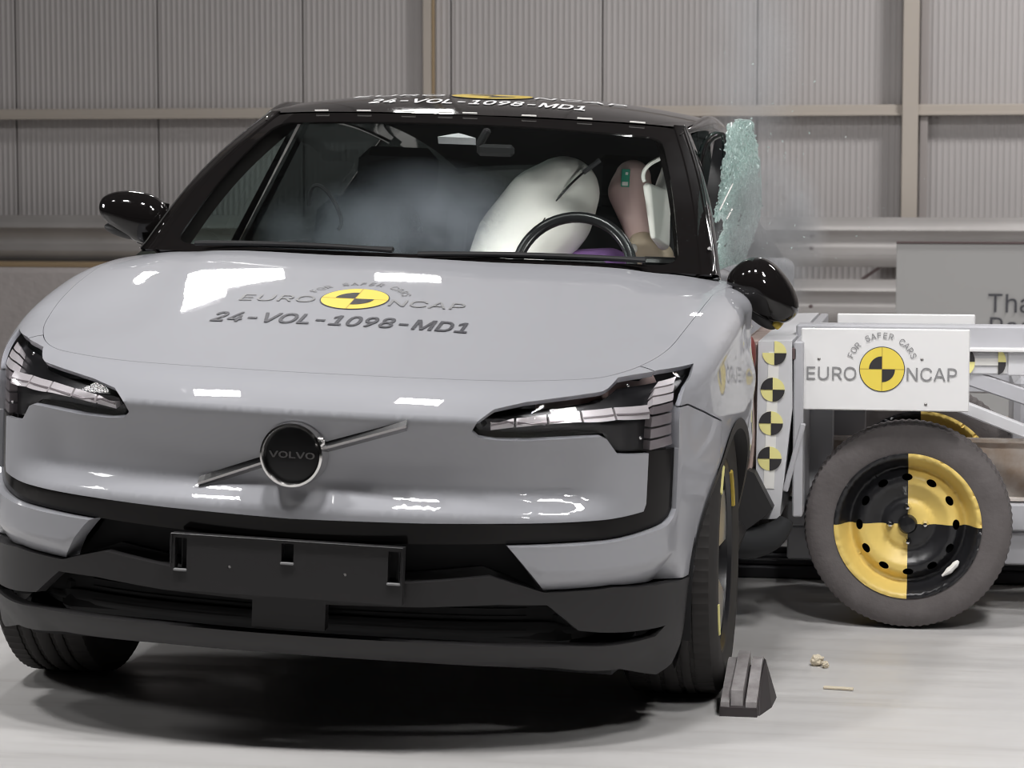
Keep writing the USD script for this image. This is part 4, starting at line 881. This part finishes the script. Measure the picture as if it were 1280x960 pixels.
# ================================================================ things on the floor and behind
for i, yy in enumerate((2.66, 2.93)):
    r_ = thing('floor_rail', ('nearer', 'farther')[i]+' dark steel guide rail set across the floor under the trolley', 'rail')
    obj('rail_bar', bx((0, yy, .020), (HX1-HX0-1, .07, .04), None, .006), 'rail_dark', r_)
    obj('rail_web', bx((0, yy, .050), (HX1-HX0-1, .025, .02), None, .004), 'rail_dark', r_)
sgn = thing('hall_sign', 'grey display board with dark lettering standing behind the trolley at the right edge', 'sign')
sb_ = obj('sign_panel', bx((2.46, 8.02, .476), (2.55, .03, .952), None, .003), 'sign_grey', sgn)
obj('sign_top_edge', bx((2.46, 8.015, .957), (2.55, .04, .012), None, .002), 'sign_edge', sgn)
t = meshkit.text_mesh('Thatcham', .098, .002); t.vertices = np.c_[t.vertices[:, 0]+1.665, 8.002-t.vertices[:, 2], t.vertices[:, 1]+.588]; obj('lettering', t, 'letter_dark', sb_, False)
t = meshkit.text_mesh('Research', .098, .002); t.vertices = np.c_[t.vertices[:, 0]+1.672, 8.002-t.vertices[:, 2], t.vertices[:, 1]+.463]; obj('lettering', t, 'letter_dark', sb_, False)
# wheel chock: three ridged steel bars on a base
ck = thing('wheel_chock', 'small ridged dark metal wedge block on the floor beside the front tyre', 'chock')
def wedge(x0, x1, y0, y1, z0, z1, zt):
    x0, x1 = x0+.007, x1+.007
    P = [(x0, y0, z0), (x1, y0, z0), (x0, y1, z0), (x1, y1, z0), (x0, y0, z1), (x1, y0, z1), (x0, y1, zt), (x1, y1, zt), (x0, y1-.04, zt), (x1, y1-.04, zt)]
    return trimesh.convex.convex_hull(np.array(P))
obj('base', wedge(.912, 1.002, .56, .80, 0, .022, .080), 'chock_dark', ck, False)
obj('ridge', wedge(.914, .935, .563, .80, .018, .034, .098), 'chock_metal', ck, False)
obj('ridge', wedge(.938, .967, .57, .82, .022, .062, .112), 'chock_metal', ck, False)
obj('ridge', wedge(.974, 1.000, .563, .80, .018, .036, .102), 'chock_metal', ck, False)
obj('side_plate', trimesh.convex.convex_hull(np.array([(1.000, .58, 0), (1.006, .58, 0), (1.028, .68, 0), (1.032, .80, 0), (1.000, .80, .098), (1.006, .77, .10), (1.000, .68, .065)])+[.008, 0, 0]), 'chock_dark', ck, False)
def crumb(x, y, s, seed):
    m = trimesh.creation.icosphere(2); v = m.vertices*s; v += m.vertices*(s.min()*1.1*(meshkit.fbm(m.vertices*2.3, 3, seed)-.5))[:, None]; v[:, 2] -= v[:, 2].min(); m.vertices = v+[x, y, 0]; return m
ge = np.random.default_rng(5)
d1 = thing('debris_piece', 'cream crumb of broken foam on the floor right of the wedge block', 'debris')
obj('crumb', cat(crumb(1.118, 1.22, np.array((.018, .02, .014)), 1), crumb(1.142, 1.19, np.array((.010, .012, .009)), 2)), 'debris', d1, False)
d2 = thing('debris_piece', 'thin pale splinter lying flat on the floor nearest the camera right of the wedge block', 'debris')
obj('splinter', beam((1.15, .925, .004), (1.225, .915, .004), .016, .005, .001), 'debris', d2)
# flying crumbs of window glass
V, Fc = [], []; ge = np.random.default_rng(11)
for k in range(170):
    a = ge.random(); c = np.array((.80+abs(ge.normal(0, .16)), 1.75+ge.normal(0, .15), 1.22+ge.normal(0, .20))); s = ge.uniform(.002, .0055)
    if c[2] < .95: c[2] = 1.0+ge.random()*.4
    q = ge.normal(0, 1, (4, 3)); q /= np.linalg.norm(q, axis=1, keepdims=True); V.append(c+q*s); Fc += [(4*k, 4*k+1, 4*k+2), (4*k, 4*k+3, 4*k+1), (4*k, 4*k+2, 4*k+3), (4*k+1, 4*k+3, 4*k+2)]
obj('glass_crumbs', trimesh.Trimesh(np.vstack(V), Fc, process=False), 'broken_glass', None, False, 'spray of tiny glass crumbs flying beside the shattered window', 'broken glass', kind='stuff')
for (a, b, r, lab) in (((.815, 1.62, 1.20), (.850, 1.64, 1.275), .006, 'longer bright glass sliver flying beside the shattered window'), ((.835, 1.62, 1.175), (.850, 1.63, 1.205), .006, 'shorter bright glass sliver just below the longer one')):
    g = thing('glass_sliver', lab, 'broken glass'); obj('sliver', beam(a, b, r, .003, .001), 'tape_white', g)
# smoke and dust
def puff(name, label, cat_, density, scale, lo, hi, c, r, col):
    smoke(name+'_%d' % len(M), density, scale, lo, hi, c, r, col); m = trimesh.creation.icosphere(3); m.vertices = m.vertices*np.array(r)+np.array(c)
    obj(name, m, name+'_%d' % (len(M)-1), None, True, label, cat_, kind='stuff')
BL = (.80, .86, .98); GY = (.86, .87, .90)
puff('smoke', 'bluish airbag smoke filling the cabin behind the middle of the windscreen', 'smoke', 7.5, 4.5, .30, .62, (-.14, 2.08, 1.17), (.36, .26, .19), BL)
puff('smoke', 'fainter bluish smoke on the passenger side of the cabin', 'smoke', 5.0, 5.0, .32, .64, (-.38, 2.0, 1.13), (.26, .24, .16), BL)
puff('dust', 'denser grey dust hanging between the shattered window and the askew mirror', 'dust', 13., 9., .38, .62, (.945, 1.82, 1.12), (.17, .30, .26), GY)
puff('dust', 'thin pale dust drifting up above the shattered window', 'dust', 3.0, 5., .30, .66, (.86, 2.2, 1.66), (.17, .4, .42), GY)
